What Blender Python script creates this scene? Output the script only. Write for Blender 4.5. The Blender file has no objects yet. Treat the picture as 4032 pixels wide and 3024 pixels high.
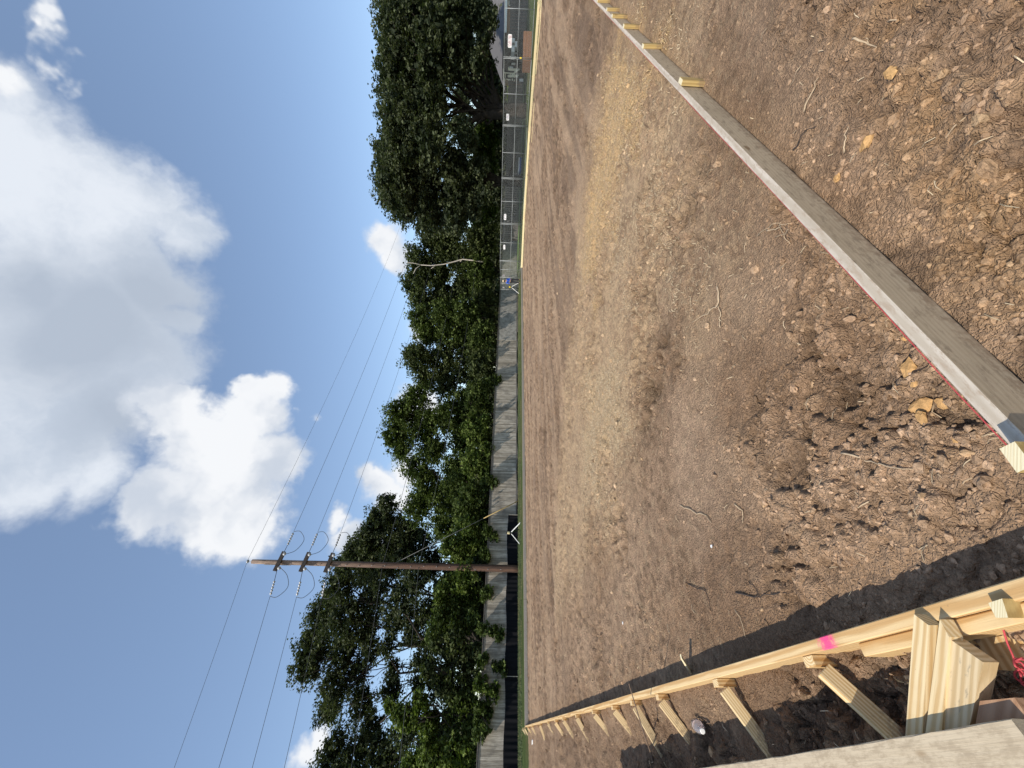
import bpy, bmesh, math, random
import numpy as np
from mathutils import Vector, Matrix, Quaternion
random.seed(7); rng = np.random.default_rng(7)
S = bpy.context.scene
COL = S.collection
# ------------------------------------------------------------------ camera
EYE = 1.35; F = 1590.0; PX, PY = 2016.0, 1512.0
HA, HB = 2030.0, -0.03                      # where the horizon lies in the sideways photo
_n = np.array([1, -HB, (PX - HB*PY - HA)/F]); _n /= np.linalg.norm(_n); UPV = -_n
FW = np.array([0, 0, 1.0]); FW = FW - UPV*FW.dot(UPV); FW /= np.linalg.norm(FW)
RT = np.cross(FW, UPV)
if RT[1] > 0: RT = -RT
ROT = np.array([RT, FW, UPV])
def ray(px, py): return ROT @ np.array([px-PX, py-PY, F])
def G(px, py, z=0.0):
    "ground-plan point (at height z) seen at a photo pixel"
    r = ray(px, py); t = (z-EYE)/r[2]; p = r*t; p[2] += EYE; return p
def A(px, py, Y):
    "point at depth Y seen at a photo pixel"
    r = ray(px, py); p = r*(Y/r[1]); p[2] += EYE; return p
cam_d = bpy.data.cameras.new('camera'); cam = bpy.data.objects.new('camera', cam_d); COL.objects.link(cam)
cam_d.sensor_fit = 'HORIZONTAL'; cam_d.sensor_width = 36.0; cam_d.lens = 36.0*F/4032.0
cam_d.clip_start = 0.02; cam_d.clip_end = 6000
M3 = Matrix(((ROT[0][0], -ROT[0][1], -ROT[0][2]), (ROT[1][0], -ROT[1][1], -ROT[1][2]), (ROT[2][0], -ROT[2][1], -ROT[2][2])))
cam.matrix_world = Matrix.Translation((0, 0, EYE)) @ M3.to_4x4()
S.camera = cam
S.render.resolution_x = 1024; S.render.resolution_y = 768
# ------------------------------------------------------------------ light
S.view_settings.view_transform = 'Standard'; S.view_settings.look = 'None'
S.view_settings.gamma = 1.0; S.view_settings.use_curve_mapping = False
S.view_settings.exposure = 0.28
TOSUN = Vector((-0.47, -0.86, 1.0)).normalized()
sd = bpy.data.lights.new('sun', 'SUN'); sd.energy = 3.9; sd.angle = math.radians(0.53); sd.color = (1.0, 0.92, 0.79)
so = bpy.data.objects.new('sun', sd); COL.objects.link(so)
so.rotation_euler = TOSUN.to_track_quat('Z', 'Y').to_euler()
W = bpy.data.worlds.new('World'); S.world = W; W.use_nodes = True
nt = W.node_tree; nt.nodes.clear()
class NG:
    def __init__(s, t): s.t = t
    def n(s, typ, **kw):
        o = s.t.nodes.new(typ)
        for k, v in kw.items():
            if k.startswith('i_'):
                key = k[2:]; key = int(key) if key.isdigit() else key.replace('_', ' ')
                s.put(o.inputs[key], v)
            else: setattr(o, k, v)
        return o
    def put(s, inp, v):
        if isinstance(v, bpy.types.NodeSocket): s.t.links.new(v, inp)
        else: inp.default_value = v
    def m(s, op, a, b=None, c=None, clamp=False):
        o = s.t.nodes.new('ShaderNodeMath'); o.operation = op; o.use_clamp = clamp
        for i, v in enumerate((a, b, c)):
            if v is not None: s.put(o.inputs[i], v)
        return o.outputs[0]
    def mix(s, f, a, b, blend='MIX'):
        o = s.t.nodes.new('ShaderNodeMix'); o.data_type = 'RGBA'; o.blend_type = blend
        s.put(o.inputs[0], f)
        for k, v in ((6, a), (7, b)):
            if isinstance(v, tuple) and len(v) == 3: v = (*v, 1)
            s.put(o.inputs[k], v)
        return o.outputs[2]
    def ramp(s, f, a, b, x=0.0, y=1.0):
        o = s.t.nodes.new('ShaderNodeMapRange'); o.interpolation_type = 'SMOOTHSTEP'
        s.put(o.inputs[0], f); s.put(o.inputs[1], a); s.put(o.inputs[2], b); s.put(o.inputs[3], x); s.put(o.inputs[4], y)
        return o.outputs[0]
    def noise(s, vec, scale, detail=4, rough=0.55, dist=0.0):
        o = s.t.nodes.new('ShaderNodeTexNoise'); s.put(o.inputs['Vector'], vec)
        o.inputs['Scale'].default_value = scale; o.inputs['Detail'].default_value = detail
        o.inputs['Roughness'].default_value = rough; o.inputs['Distortion'].default_value = dist
        return o.outputs['Fac']
g = NG(nt)
sky = g.n('ShaderNodeTexSky', sky_type='NISHITA', sun_disc=False)
sky.sun_elevation = math.asin(TOSUN.z); sky.sun_rotation = math.atan2(TOSUN.x, TOSUN.y)
sky.altitude = 50; sky.air_density = 1.0; sky.dust_density = .35; sky.ozone_density = 1.3
tc = g.n('ShaderNodeTexCoord').outputs['Generated']
K = 4032/2212.0
def dirn(x, y):
    v = ray(x*K, y*K); return v/np.linalg.norm(v)
warp = g.n('ShaderNodeTexNoise'); g.put(warp.inputs['Vector'], tc); warp.inputs['Scale'].default_value = 5.0; warp.inputs['Detail'].default_value = 5; warp.inputs['Roughness'].default_value = 0.6
wv = g.n('ShaderNodeVectorMath', operation='SUBTRACT'); g.put(wv.inputs[0], warp.outputs['Color']); wv.inputs[1].default_value = (.5, .5, .5)
wm = g.n('ShaderNodeVectorMath', operation='MULTIPLY_ADD'); g.put(wm.inputs[0], wv.outputs[0]); wm.inputs[1].default_value = (.16, .16, .16); g.put(wm.inputs[2], tc)
def blobs(lst, vec):
    acc = None
    for (x, y, r) in lst:
        c = dirn(x, y); rr = 0.5*(np.linalg.norm(dirn(x+r, y)-c) + np.linalg.norm(dirn(x, y+r)-c))
        dn = g.n('ShaderNodeVectorMath', operation='DISTANCE'); g.put(dn.inputs[0], vec); dn.inputs[1].default_value = tuple(c)
        v = g.m('MULTIPLY_ADD', dn.outputs['Value'], -1.0/rr, 1.0)
        v = g.m('MULTIPLY', v, min(1.0, rr*3.0+.45))
        acc = v if acc is None else g.m('SMOOTH_MAX', acc, v, 0.08)
    return acc
BIG = [(40,190,95),(100,330,150),(60,440,160),(230,420,120),(330,470,95),(400,520,75),(200,620,230),(345,620,95),(100,800,290),(300,790,140),(120,960,150),(30,1010,120),(215,1030,85),(390,700,55)]
WHITE = [(360,1085,95),(450,1080,125),(540,1110,95),(470,960,120),(560,890,75),(595,840,50),(318,1110,72),(560,1010,90),(400,900,80),(540,830,30)]
SMALL = [(75,25,45),(100,85,50),(135,140,48),(175,185,42),(25,150,60),(665,895,26),(850,520,50),(878,560,38),(820,1040,55),(790,1020,35),(855,1065,50),(735,1130,38),(765,1165,45),(650,1620,55),(690,1590,45),(905,705,30),(900,650,22),(70,40,45),(100,90,40),(170,170,40),(548,335,9),(880,1010,55),(790,1190,50),(900,880,60)]
FAR = [(-700,300,260),(-900,1300,330),(300,-900,200),(600,-1200,160),(700,2600,170),(350,3100,220)]
body = blobs(BIG+FAR, wm.outputs[0]); wb = blobs(WHITE, wm.outputs[0]); sb_ = blobs(SMALL, wm.outputs[0])
fine = g.noise(tc, 9.0, 8, .62)
fin2 = g.noise(wm.outputs[0], 26.0, 6, .6)
def dens(v, lo, hi, k=.28):
    q = g.m('ADD', v, g.m('MULTIPLY', g.m('SUBTRACT', fine, .5), k))
    q = g.m('ADD', q, g.m('MULTIPLY', g.m('SUBTRACT', fin2, .5), k*.45))
    return g.ramp(q, lo, hi)
dB = dens(body, -.16, .34, .62); dW = dens(wb, -.10, .20, .50); dS = dens(sb_, -.04, .3, .5)
dAll = g.m('MAXIMUM', g.m('MULTIPLY', dB, .97), g.m('MAXIMUM', dW, dS))
grey = g.m('MULTIPLY', blobs([(190,720,230),(330,650,150),(70,640,150),(260,900,140)], wm.outputs[0]), 1.6, clamp=True)
lump = g.noise(wm.outputs[0], 3.5, 6, .6)
ccol = g.mix(g.ramp(lump, .38, .62), (.47,.53,.62), (.67,.71,.77))
ccol = g.mix(grey, ccol, (.39,.445,.53))
wl = g.noise(wm.outputs[0], 5.0, 4, .5)
wcol = g.mix(g.ramp(wl, .36, .56), (.50,.55,.63), (.76,.775,.80))
ccol = g.mix(g.m('MAXIMUM', dW, dS), ccol, wcol)
SKYK = 0.15
skc = g.mix(1.0, sky.outputs[0], (SKYK, SKYK, SKYK), 'MULTIPLY')
hs = g.n('ShaderNodeHueSaturation'); g.put(hs.inputs['Color'], skc); hs.inputs['Saturation'].default_value = 1.0; hs.inputs['Value'].default_value = 1.0
final = g.mix(dAll, g.mix(.16, hs.outputs[0], (.40,.52,.70)), ccol)
bg = g.n('ShaderNodeBackground'); g.put(bg.inputs[0], final); bg.inputs[1].default_value = 1.0
# physical sky stays at strength 0.15 (the factor above); the cloud colours are already at picture level
wo = g.n('ShaderNodeOutputWorld'); nt.links.new(bg.outputs[0], wo.inputs[0])
# ------------------------------------------------------------------ helpers
def props(o, label=None, cat=None, group=None, kind=None):
    if label: o['label'] = label
    if cat: o['category'] = cat
    if group: o['group'] = group
    if kind: o['kind'] = kind
    return o
def mesh_obj(name, V, Fc, mat=None, parent=None, smooth=False):
    me = bpy.data.meshes.new(name); me.from_pydata([tuple(map(float, v)) for v in V], [], Fc); me.update()
    if smooth: me.shade_smooth()
    if mat: me.materials.append(mat)
    o = bpy.data.objects.new(name, me); COL.objects.link(o)
    if parent: o.parent = parent
    return o
def np_mesh(name, V, Q, mat=None, parent=None, col=None, smooth=False):
    "fast mesh: V (n,3), Q (m,k) same-size faces, col (n,3) vertex colours"
    me = bpy.data.meshes.new(name); V = np.asarray(V, dtype=np.float32); Q = np.asarray(Q, dtype=np.int32)
    me.vertices.add(len(V)); me.vertices.foreach_set('co', V.ravel())
    me.loops.add(Q.size); me.loops.foreach_set('vertex_index', Q.ravel())
    me.polygons.add(len(Q)); me.polygons.foreach_set('loop_start', np.arange(0, Q.size, Q.shape[1], dtype=np.int32))
    me.polygons.foreach_set('use_smooth', np.full(len(Q), smooth))
    me.update(calc_edges=True)
    if col is not None:
        a = me.color_attributes.new('col', 'FLOAT_COLOR', 'POINT')
        c4 = np.ones((len(V), 4), dtype=np.float32); c4[:, :3] = col; a.data.foreach_set('color', c4.ravel())
    if mat: me.materials.append(mat)
    o = bpy.data.objects.new(name, me); COL.objects.link(o)
    if parent: o.parent = parent
    return o
def empty(name, loc=(0,0,0), **kw):
    o = bpy.data.objects.new(name, None); COL.objects.link(o); o.location = loc; o.empty_display_size = .2
    props(o, **kw); return o
class MB:
    def __init__(s): s.V = []; s.F = []
    def add(s, V, Fc):
        b = len(s.V); s.V += [tuple(map(float, v)) for v in V]; s.F += [[i+b for i in f] for f in Fc]; return s
    def box(s, c, h, R=None):
        V = [Vector((sx*h[0], sy*h[1], sz*h[2])) for sx in (-1,1) for sy in (-1,1) for sz in (-1,1)]
        if R is not None: V = [R @ v for v in V]
        c = Vector(c); V = [v+c for v in V]
        return s.add(V, [[0,1,3,2],[4,6,7,5],[0,4,5,1],[2,3,7,6],[0,2,6,4],[1,5,7,3]])
    def tube(s, pts, rad, n=6, cap=True):
        pts = [Vector(p) for p in pts]; rad = rad if hasattr(rad, '__len__') else [rad]*len(pts)
        rings = []; V = []; prev = None
        for i, p in enumerate(pts):
            t = (pts[min(i+1, len(pts)-1)] - pts[max(i-1, 0)]).normalized()
            if prev is None: u = t.orthogonal().normalized()
            else: u = (prev - t*prev.dot(t)); u = u.normalized() if u.length > 1e-6 else t.orthogonal().normalized()
            prev = u; w = t.cross(u)
            V += [p + (u*math.cos(2*math.pi*k/n) + w*math.sin(2*math.pi*k/n))*rad[i] for k in range(n)]
        Fc = [[i*n+k, i*n+(k+1)%n, (i+1)*n+(k+1)%n, (i+1)*n+k] for i in range(len(pts)-1) for k in range(n)]
        if cap: Fc += [list(range(n))[::-1], [(len(pts)-1)*n+k for k in range(n)]]
        return s.add(V, Fc)
    def prism(s, top, z1, drop=None):
        "top polygon (list of 3d) extruded down to z1 (or by drop)"
        n = len(top); T = [Vector(p) for p in top]
        B = [Vector((p.x, p.y, (z1 if drop is None else p.z-drop))) for p in T]
        area = sum(T[i].x*T[(i+1)%n].y - T[(i+1)%n].x*T[i].y for i in range(n))
        if area < 0: T.reverse(); B.reverse()
        return s.add(T+B, [list(range(n)), [n+i for i in range(n)][::-1]] + [[i, n+i, n+(i+1)%n, (i+1)%n] for i in range(n)])
    def lathe(s, prof, n=16, R=None, c=(0,0,0)):
        V = []; c = Vector(c)
        for r, z in prof:
            for k in range(n):
                v = Vector((r*math.cos(2*math.pi*k/n), r*math.sin(2*math.pi*k/n), z)); V.append((R @ v if R is not None else v)+c)
        Fc = [[i*n+k, i*n+(k+1)%n, (i+1)*n+(k+1)%n, (i+1)*n+k] for i in range(len(prof)-1) for k in range(n)]
        Fc += [list(range(n))[::-1], [(len(prof)-1)*n+k for k in range(n)]]
        return s.add(V, Fc)
    def build(s, name, mat=None, parent=None, smooth=False): return mesh_obj(name, s.V, s.F, mat, parent, smooth)
# ---- numpy noise
def _h(ix, iy, s):
    n = (ix.astype(np.int64)*374761393 + iy.astype(np.int64)*668265263 + s*1274126177) & 0xffffffff
    n = ((n ^ (n >> 13)) * 1274126177) & 0xffffffff
    return ((n ^ (n >> 16)) & 0xffffff) / float(0xffffff)
def vnoise(x, y, s=0):
    ix = np.floor(x); iy = np.floor(y); fx = x-ix; fy = y-iy
    fx = fx*fx*fx*(fx*(fx*6-15)+10); fy = fy*fy*fy*(fy*(fy*6-15)+10)
    a = _h(ix, iy, s); b = _h(ix+1, iy, s); c = _h(ix, iy+1, s); d = _h(ix+1, iy+1, s)
    return (a*(1-fx)+b*fx)*(1-fy) + (c*(1-fx)+d*fx)*fy
def fbm(x, y, s=0, o=4, g_=.5):
    r = 0; a = 1; t = 0
    for i in range(o):
        r = r + a*vnoise(x*2**i + 17.3*i, y*2**i - 9.1*i, s+i); t += a; a *= g_
    return r/t
def worley(x, y, s=0):
    ix = np.floor(x); iy = np.floor(y); f1 = np.full(x.shape, 9.0); f2 = np.full(x.shape, 9.0); idv = np.zeros(x.shape)
    for dx in (-1, 0, 1):
        for dy in (-1, 0, 1):
            cx = ix+dx; cy = iy+dy
            d = np.hypot(cx + _h(cx, cy, s) - x, cy + _h(cx, cy, s+5) - y)
            m = d < f1; f2 = np.where(m, f1, np.minimum(f2, d)); idv = np.where(m, _h(cx, cy, s+9), idv); f1 = np.where(m, d, f1)
    return f1, f2, idv
def sst(a, b, x):
    t = np.clip((x-a)/(b-a), 0, 1); return t*t*(3-2*t)
def poly_sd(x, y, P):
    "signed distance to a polygon, positive inside"
    P = np.asarray(P)[:, :2]; d = np.full(x.shape, 1e9); ins = np.zeros(x.shape, bool)
    for i in range(len(P)):
        a = P[i]; b = P[(i+1) % len(P)]; e = b-a; t = np.clip(((x-a[0])*e[0]+(y-a[1])*e[1])/(e@e), 0, 1)
        d = np.minimum(d, np.hypot(x-a[0]-t*e[0], y-a[1]-t*e[1]))
        c = ((a[1] > y) != (b[1] > y)) & (x < (b[0]-a[0])*(y-a[1])/((b[1]-a[1]) if b[1] != a[1] else 1e-9) + a[0])
        ins ^= c
    return np.where(ins, d, -d)
# ------------------------------------------------------------------ materials
def mat_new(name):
    m = bpy.data.materials.new(name); m.use_nodes = True; m.node_tree.nodes.clear(); g = NG(m.node_tree)
    b = g.n('ShaderNodeBsdfPrincipled'); o = g.n('ShaderNodeOutputMaterial'); m.node_tree.links.new(b.outputs[0], o.inputs[0])
    return m, g, b
def mat_plain(name, c, rough=.7, metal=0, var=.15, scale=8, bump=0.0, spec=.3):
    m, g, b = mat_new(name); tc = g.n('ShaderNodeTexCoord').outputs['Object']
    f = g.noise(tc, scale, 5, .6)
    col = g.mix(g.ramp(f, .3, .7), tuple(v*(1-var) for v in c), tuple(min(1, v*(1+var)) for v in c))
    g.put(b.inputs['Base Color'], col); b.inputs['Roughness'].default_value = rough; b.inputs['Metallic'].default_value = metal
    b.inputs['Specular IOR Level'].default_value = spec
    if bump:
        bn = g.n('ShaderNodeBump'); bn.inputs['Strength'].default_value = 1; bn.inputs['Distance'].default_value = bump; g.put(bn.inputs['Height'], f)
        g.put(b.inputs['Normal'], bn.outputs[0])
    return m
def mat_wood(name, light, dark, rings=1.0, rough=.75, stain=None, stain_amt=0.0, pink=None, grain=1.0, fscale=60):
    "sawn timber; grain runs along the object's own X axis"
    m, g, b = mat_new(name); tc = g.n('ShaderNodeTexCoord').outputs['Object']
    oi = g.n('ShaderNodeObjectInfo').outputs['Random']
    off = g.n('ShaderNodeCombineXYZ'); g.put(off.inputs[0], g.m('MULTIPLY', oi, 37.0)); g.put(off.inputs[1], g.m('MULTIPLY', oi, .13)); g.put(off.inputs[2], g.m('MULTIPLY', oi, .21))
    ad = g.n('ShaderNodeVectorMath', operation='ADD'); g.put(ad.inputs[0], tc); g.put(ad.inputs[1], off.outputs[0])
    mp = g.n('ShaderNodeMapping'); g.put(mp.inputs[0], ad.outputs[0]); mp.inputs['Scale'].default_value = (1.1, 9, 9)
    w = g.n('ShaderNodeTexWave', wave_type='RINGS', rings_direction='X'); g.put(w.inputs['Vector'], mp.outputs[0])
    w.inputs['Scale'].default_value = 2.2*rings; w.inputs['Distortion'].default_value = 5.0; w.inputs['Detail'].default_value = 3; w.inputs['Detail Scale'].default_value = .7
    mp2 = g.n('ShaderNodeMapping'); g.put(mp2.inputs[0], ad.outputs[0]); mp2.inputs['Scale'].default_value = (4, fscale*2.5, fscale*2.5)
    fib = g.noise(mp2.outputs[0], 1.5, 5, .65)
    f = g.m('ADD', g.m('MULTIPLY', w.outputs['Fac'], .65*grain), g.m('MULTIPLY', fib, .55))
    col = g.mix(g.ramp(f, .25, .95), light, dark)
    col = g.mix(g.m('MULTIPLY', oi, .35), col, tuple(v*.72 for v in light))
    big = g.noise(ad.outputs[0], 3.0, 5, .65)
    col = g.mix(g.ramp(big, .5, .75, 0, .3), col, tuple(v*.75 for v in dark))
    if stain:
        mp3 = g.n('ShaderNodeMapping'); g.put(mp3.inputs[0], ad.outputs[0]); mp3.inputs['Scale'].default_value = (5, 14, 14)
        sf = g.noise(mp3.outputs[0], 3.2, 10, .75)
        col = g.mix(g.ramp(sf, .62-stain_amt*.5, .72-stain_amt*.3), col, stain)
    if pink:
        sx = g.n('ShaderNodeSeparateXYZ'); g.put(sx.inputs[0], tc)
        pd = g.m('ABSOLUTE', g.m('SUBTRACT', sx.outputs[0], pink))
        pd = g.m('ADD', pd, g.m('MULTIPLY', g.m('SUBTRACT', g.noise(tc, 70, 6, .7), .5), .11))
        col = g.mix(g.m('MULTIPLY', g.ramp(pd, .008, .062, .9, 0), g.ramp(sx.outputs[2], .055, .068)), col, (.85, .06, .24))
    # a few knots, and soil splashed on whatever is near the ground
    mk = g.n('ShaderNodeMapping'); g.put(mk.inputs[0], ad.outputs[0]); mk.inputs['Scale'].default_value = (2.2, 5.5, 5.5)
    vk = g.n('ShaderNodeTexVoronoi'); g.put(vk.inputs['Vector'], mk.outputs[0]); vk.inputs['Scale'].default_value = 1.0; vk.inputs['Randomness'].default_value = 1.0
    col = g.mix(g.ramp(vk.outputs['Distance'], .045, .085, .8, 0), col, tuple(v*f_ for v, f_ in zip(dark, (.55, .45, .35))))
    wp_ = g.n('ShaderNodeNewGeometry').outputs['Position']; sz_ = g.n('ShaderNodeSeparateXYZ'); g.put(sz_.inputs[0], wp_)
    dn_ = g.noise(wp_, 28, 6, .72); hgt = g.m('ADD', sz_.outputs[2], g.m('MULTIPLY', g.m('SUBTRACT', .5, dn_), .30))
    col = g.mix(g.ramp(hgt, .0, .055, .6, 0), col, (.22, .15, .095))
    spk = g.noise(wp_, 90, 4, .7); col = g.mix(g.ramp(spk, .66, .74, 0, .6), col, (.24, .165, .105))
    g.put(b.inputs['Base Color'], col); b.inputs['Roughness'].default_value = rough; b.inputs['Specular IOR Level'].default_value = .25
    bn = g.n('ShaderNodeBump'); bn.inputs['Strength'].default_value = .7; bn.inputs['Distance'].default_value = .0015; g.put(bn.inputs['Height'], fib)
    g.put(b.inputs['Normal'], bn.outputs[0])
    return m
PINE = mat_wood('fresh_pine', (.74,.545,.29), (.50,.285,.105))
PINE2 = mat_wood('fresh_pine_pale', (.78,.62,.37), (.57,.37,.16), rings=1.4)
PINE_TREATED = mat_wood('treated_pine', (.52,.38,.16), (.36,.24,.09), rings=1.2)
PINE_FORM = mat_wood('pine_form_with_paint', (.76,.56,.30), (.52,.30,.115), pink=2.05)
ENDW = mat_wood('cut_end_wood', (.80,.72,.50), (.66,.56,.34), rings=3.0)
WEATH = mat_wood('weathered_board', (.48,.385,.27), (.32,.24,.155), stain=(.27,.21,.145), stain_amt=.24, grain=.45, fscale=25)
WHITEW = mat_wood('dusted_sunlit_top', (.60,.53,.44), (.46,.39,.30), stain=(.40,.32,.24), stain_amt=.30)  # cement dust plus the sun's brightness on top edges, put into the colour
PLANKM = mat_wood('cement_stained_plank', (.58,.48,.34), (.42,.32,.20), stain=(.40,.32,.22), stain_amt=.38, grain=.3)
GREYF = mat_wood('grey_form_board', (.36,.33,.29), (.26,.23,.19), stain=(.42,.40,.37), stain_amt=.2)
BRIGHTF = mat_wood('bright_form_board', (.86,.74,.45), (.74,.58,.30))
PICK, g_, b_ = mat_new('grey_cedar_picket'); pos = g_.n('ShaderNodeNewGeometry').outputs['Position']; oi = g_.n('ShaderNodeObjectInfo').outputs['Random']
mp = g_.n('ShaderNodeMapping'); g_.put(mp.inputs[0], pos); mp.inputs['Scale'].default_value = (9, 9, .8); fa = g_.noise(mp.outputs[0], 1.5, 7, .7)
fb = g_.noise(pos, 1.3, 5, .65); cA = g_.mix(oi, (.33,.285,.225), (.66,.585,.49)); cA = g_.mix(g_.ramp(fa, .35, .65), g_.mix(1.0, cA, (.5,.48,.46), 'MULTIPLY'), cA); cA = g_.mix(g_.ramp(fb, .45, .68, 0, .55), cA, (.13,.115,.10))
g_.put(b_.inputs['Base Color'], cA); b_.inputs['Roughness'].default_value = .9
BROWNW = mat_plain('brown_bark_wood', (.06,.042,.028), .9, bump=.02, scale=5, var=.4)
STEEL = mat_plain('galvanised_steel', (.30,.31,.30), .55, .2)
WHITEP = mat_plain('white_paint', (.82,.81,.78), .5, var=.05)
CREAMP = mat_plain('cream_paint', (.75,.70,.55), .5, var=.08)
BLACKP = mat_plain('black_plastic', (.02,.02,.022), .5)
YELLOWP = mat_plain('yellow_plastic', (.75,.55,.06), .5)
# ------------------------------------------------------------------ plan lines
c_ = 1.2; ZT = EYE - c_                                  # top of the form boards
dR = np.array([.7543, .6565]); dR /= np.linalg.norm(dR); dL = np.array([-dR[1], dR[0]])
R0 = G(2987, 700, ZT)[:2]; L0 = G(3165, 2529, ZT)[:2]
# corner of the two inner top edges
tt = np.linalg.solve(np.array([dR, -dL]).T, L0-R0); KC = R0 + dR*tt[0]
nR = np.array([dR[1], -dR[0]])                           # outwards from the right-hand form (towards the right/near)
nL = -dR                                                 # outwards from the left-hand form
sL = lambda px, py, off=.04, z=ZT: None
def along(px, py, p0, dv, off, nv):
    "distance along a form line where the pixel's ray meets the vertical plane p0+off*nv"
    r = ray(px, py); k = (nv@(p0) + off)/(nv@r[:2]); q = r[:2]*k
    return (q-p0)@dv, EYE + r[2]*k
C1 = G(2067, 2863, ZT)[:2]; lenL = (C1-KC)@dL
C2 = np.array([10.4, 36.0])
# ------------------------------------------------------------------ ground
STRAW = [G(*p) for p in [(2440,150),(2330,600),(2288,900),(2245,1300),(2215,1700),(2185,2100),(2190,2380),(2270,2250),(2380,1980),(2520,1550),(2720,1150),(2760,700),(2620,330)]]
GOLD = [G(*p) for p in [(2440,170),(2335,620),(2300,1060),(2350,1080),(2420,800),(2500,520),(2560,300)]]
PALE = [G(*p) for p in [(2300,1500),(2300,1900),(2370,1950),(2440,1700),(2460,1450),(2360,1400)]]
ORANGE = [G(*p) for p in [(3560,-900),(3480,150),(3620,420),(3750,900),(3900,1250),(4300,1500),(4600,800),(5200,-900)]]
ORANGE2 = [G(*p) for p in [(3560,1440),(3600,1560),(3700,1660),(3800,1560),(3700,1440)]]
SMEAR = [G(*p) for p in [(2620,1500),(2700,2200),(2480,2600),(2150,2830),(2200,2500),(2420,2200)]]
SMEARL = [G(*p) for p in [(2640,1550),(2640,2000),(2760,2300),(2830,2000),(2780,1600)]]
PATH = [G(*p) for p in [(2640,-300),(3100,500),(3600,900),(3650,650),(3150,100),(2800,-400)]]
def soil(x, y):
    "height (m) and colour of the bare soil"
    dl = (np.stack([x-KC[0], y-KC[1]], -1) @ nL)          # >0 outside left form
    sl = (np.stack([x-KC[0], y-KC[1]], -1) @ dL)
    dr = (np.stack([x-KC[0], y-KC[1]], -1) @ nR)          # >0 outside right form
    u = x*dR[0]+y*dR[1]; v = -x*dR[1]+y*dR[0]
    r = np.hypot(x, y)
    w1 = fbm(x*.9, y*.9, 3); w2 = fbm(x*.35, y*.35, 23)
    rough = sst(.40, .62, fbm(x*1.3+7, y*1.3, 11, 3)) * .8 + .25
    sm = sst(-.25, .3, poly_sd(x, y, SMEARL)) ; sm2 = sst(-.4, .6, poly_sd(x, y, SMEAR))
    pt = sst(-.2, .3, poly_sd(x, y, PATH))*.85
    stw = sst(-.5, .5, poly_sd(x, y, STRAW)+ (w1-.5)*1.2)
    gd = sst(-.5, .35, poly_sd(x, y, GOLD)+(fbm(x*2.6, y*2.6, 31)-.5)*1.5)
    pl = sst(-.4, .35, poly_sd(x, y, PALE)+(fbm(x*2, y*2, 33)-.5)*1.4)
    rough = rough*(1-.7*np.maximum(sm, pt))*(1-.3*sm2)*(.3+.7*sst(.08, .38, np.where(dl < 0, -dl, .9)))
    qx = x + .10*(fbm(x*5, y*5, 41)-.5)+.035*(vnoise(x*25, y*25, 43)-.5); qy = y + .10*(fbm(x*5+50, y*5, 42)-.5)+.035*(vnoise(x*25, y*25+9, 44)-.5)
    a1, a2, i1 = worley(qx*7.5, qy*7.5, 1); b1, b2, i2 = worley(qx*17, qy*17, 2); e1, e2, i3 = worley(qx*38, qy*38, 3)
    cr1 = 1-sst(.0, .16, a2-a1); cr2 = 1-sst(.0, .2, b2-b1); 
    big = fbm(x*2.6, y*2.6, 5, 4)
    h = .018*(big-.5)*2
    m1 = sst(.45, .8, i1+.35*(rough-.5)); m2 = sst(.35, .8, i2)
    h = h + 1.25*rough*(m1*.026*np.clip(1.15-a1*1.5, 0, .7) + m2*.020*np.clip(1.1-b1*1.5, 0, .65) + .012*np.clip(1.1-e1*1.5, 0, .6)*i3)
    ck = sst(.5, .64, fbm(x*2.1, y*2.1, 51, 3))
    h = h + rough*(.014*(i1-.5)*sst(0, .1, a2-a1) + .017*(i2-.5)*sst(0, .1, b2-b1) + .009*(i3-.5)*sst(0, .12, e2-e1))
    h = h - rough*(ck*(cr1*.036) + .007*cr2*ck)
    hole = sst(.72, .80, vnoise(qx*5.1, qy*5.1, 61))*rough; h = h - .035*hole
    h = h + .004*(fbm(x*30, y*30, 71, 3)-.5)
    # wheel and blade tracks that run parallel to the far form
    far = sst(5.5, 9.0, r)
    tr = fbm(u*.35, v*3.2, 81, 4)-.5
    h = h + far*.05*tr + sst(2.5, 5, r)*(.030*(fbm(x*9, y*9, 83, 2)-.5) + .026*(vnoise(x*21, y*21, 84)-.5)*sst(.3, .6, vnoise(x*3, y*3, 86)))*(1-.5*sm2)
    # spoil on the left of the left form
    lf = sst(0.0, .03, dl); h = h + lf*(.055*(1-sst(.04, .28, dl)) ) + lf*sst(.25, .5, dl)*(.10*(fbm(x*4, y*4, 91)-.45)) * sst(30, 10, r)
    lowL = lf*sst(.3, 3.0, dl); h = h - .05*lowL
    # soil is trodden level against the outside of the right form
    nf = sst(.34, .10, dr)*sst(-.02, .0, dr); h = h*(1-nf*.8) - .004*nf
    # colour
    base = np.array([.355, .229, .140]); dark = np.array([.195, .118, .071]); lite = np.array([.51, .352, .23])
    k = np.clip(fbm(x*1.7, y*1.7, 101, 5)*1.5-.3, 0, 1)[:, None]
    col = base*(1-k)+lite*k
    k2 = (sst(.5, .75, fbm(x*.8+3, y*.8, 111, 4))*.45)[:, None]; col = col*(1-k2)+dark*k2
    k3 = np.maximum.reduce([sm*.8, pt*.6, sm2*.45])[:, None]; col = col*(1-k3)+np.array([.52,.36,.24])*k3
    gs = np.clip(r/3.5, 1, 4)                            # grain that stays visible with distance: coarser crumbs read farther off
    gk = (sst(.50, .80, vnoise(x*34, y*34, 151))*.5 + sst(.5, .8, vnoise(x*15, y*15, 152))*.5)*sst(1.5, 4, r)
    col = col*(1-.5*gk)[:, None]; gk2 = (sst(.62, .85, vnoise(x*27, y*27, 153))*.35*sst(1.5, 4, r))[:, None]; col = col*(1-gk2)+np.array([.56,.42,.27])*gk2
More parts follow.
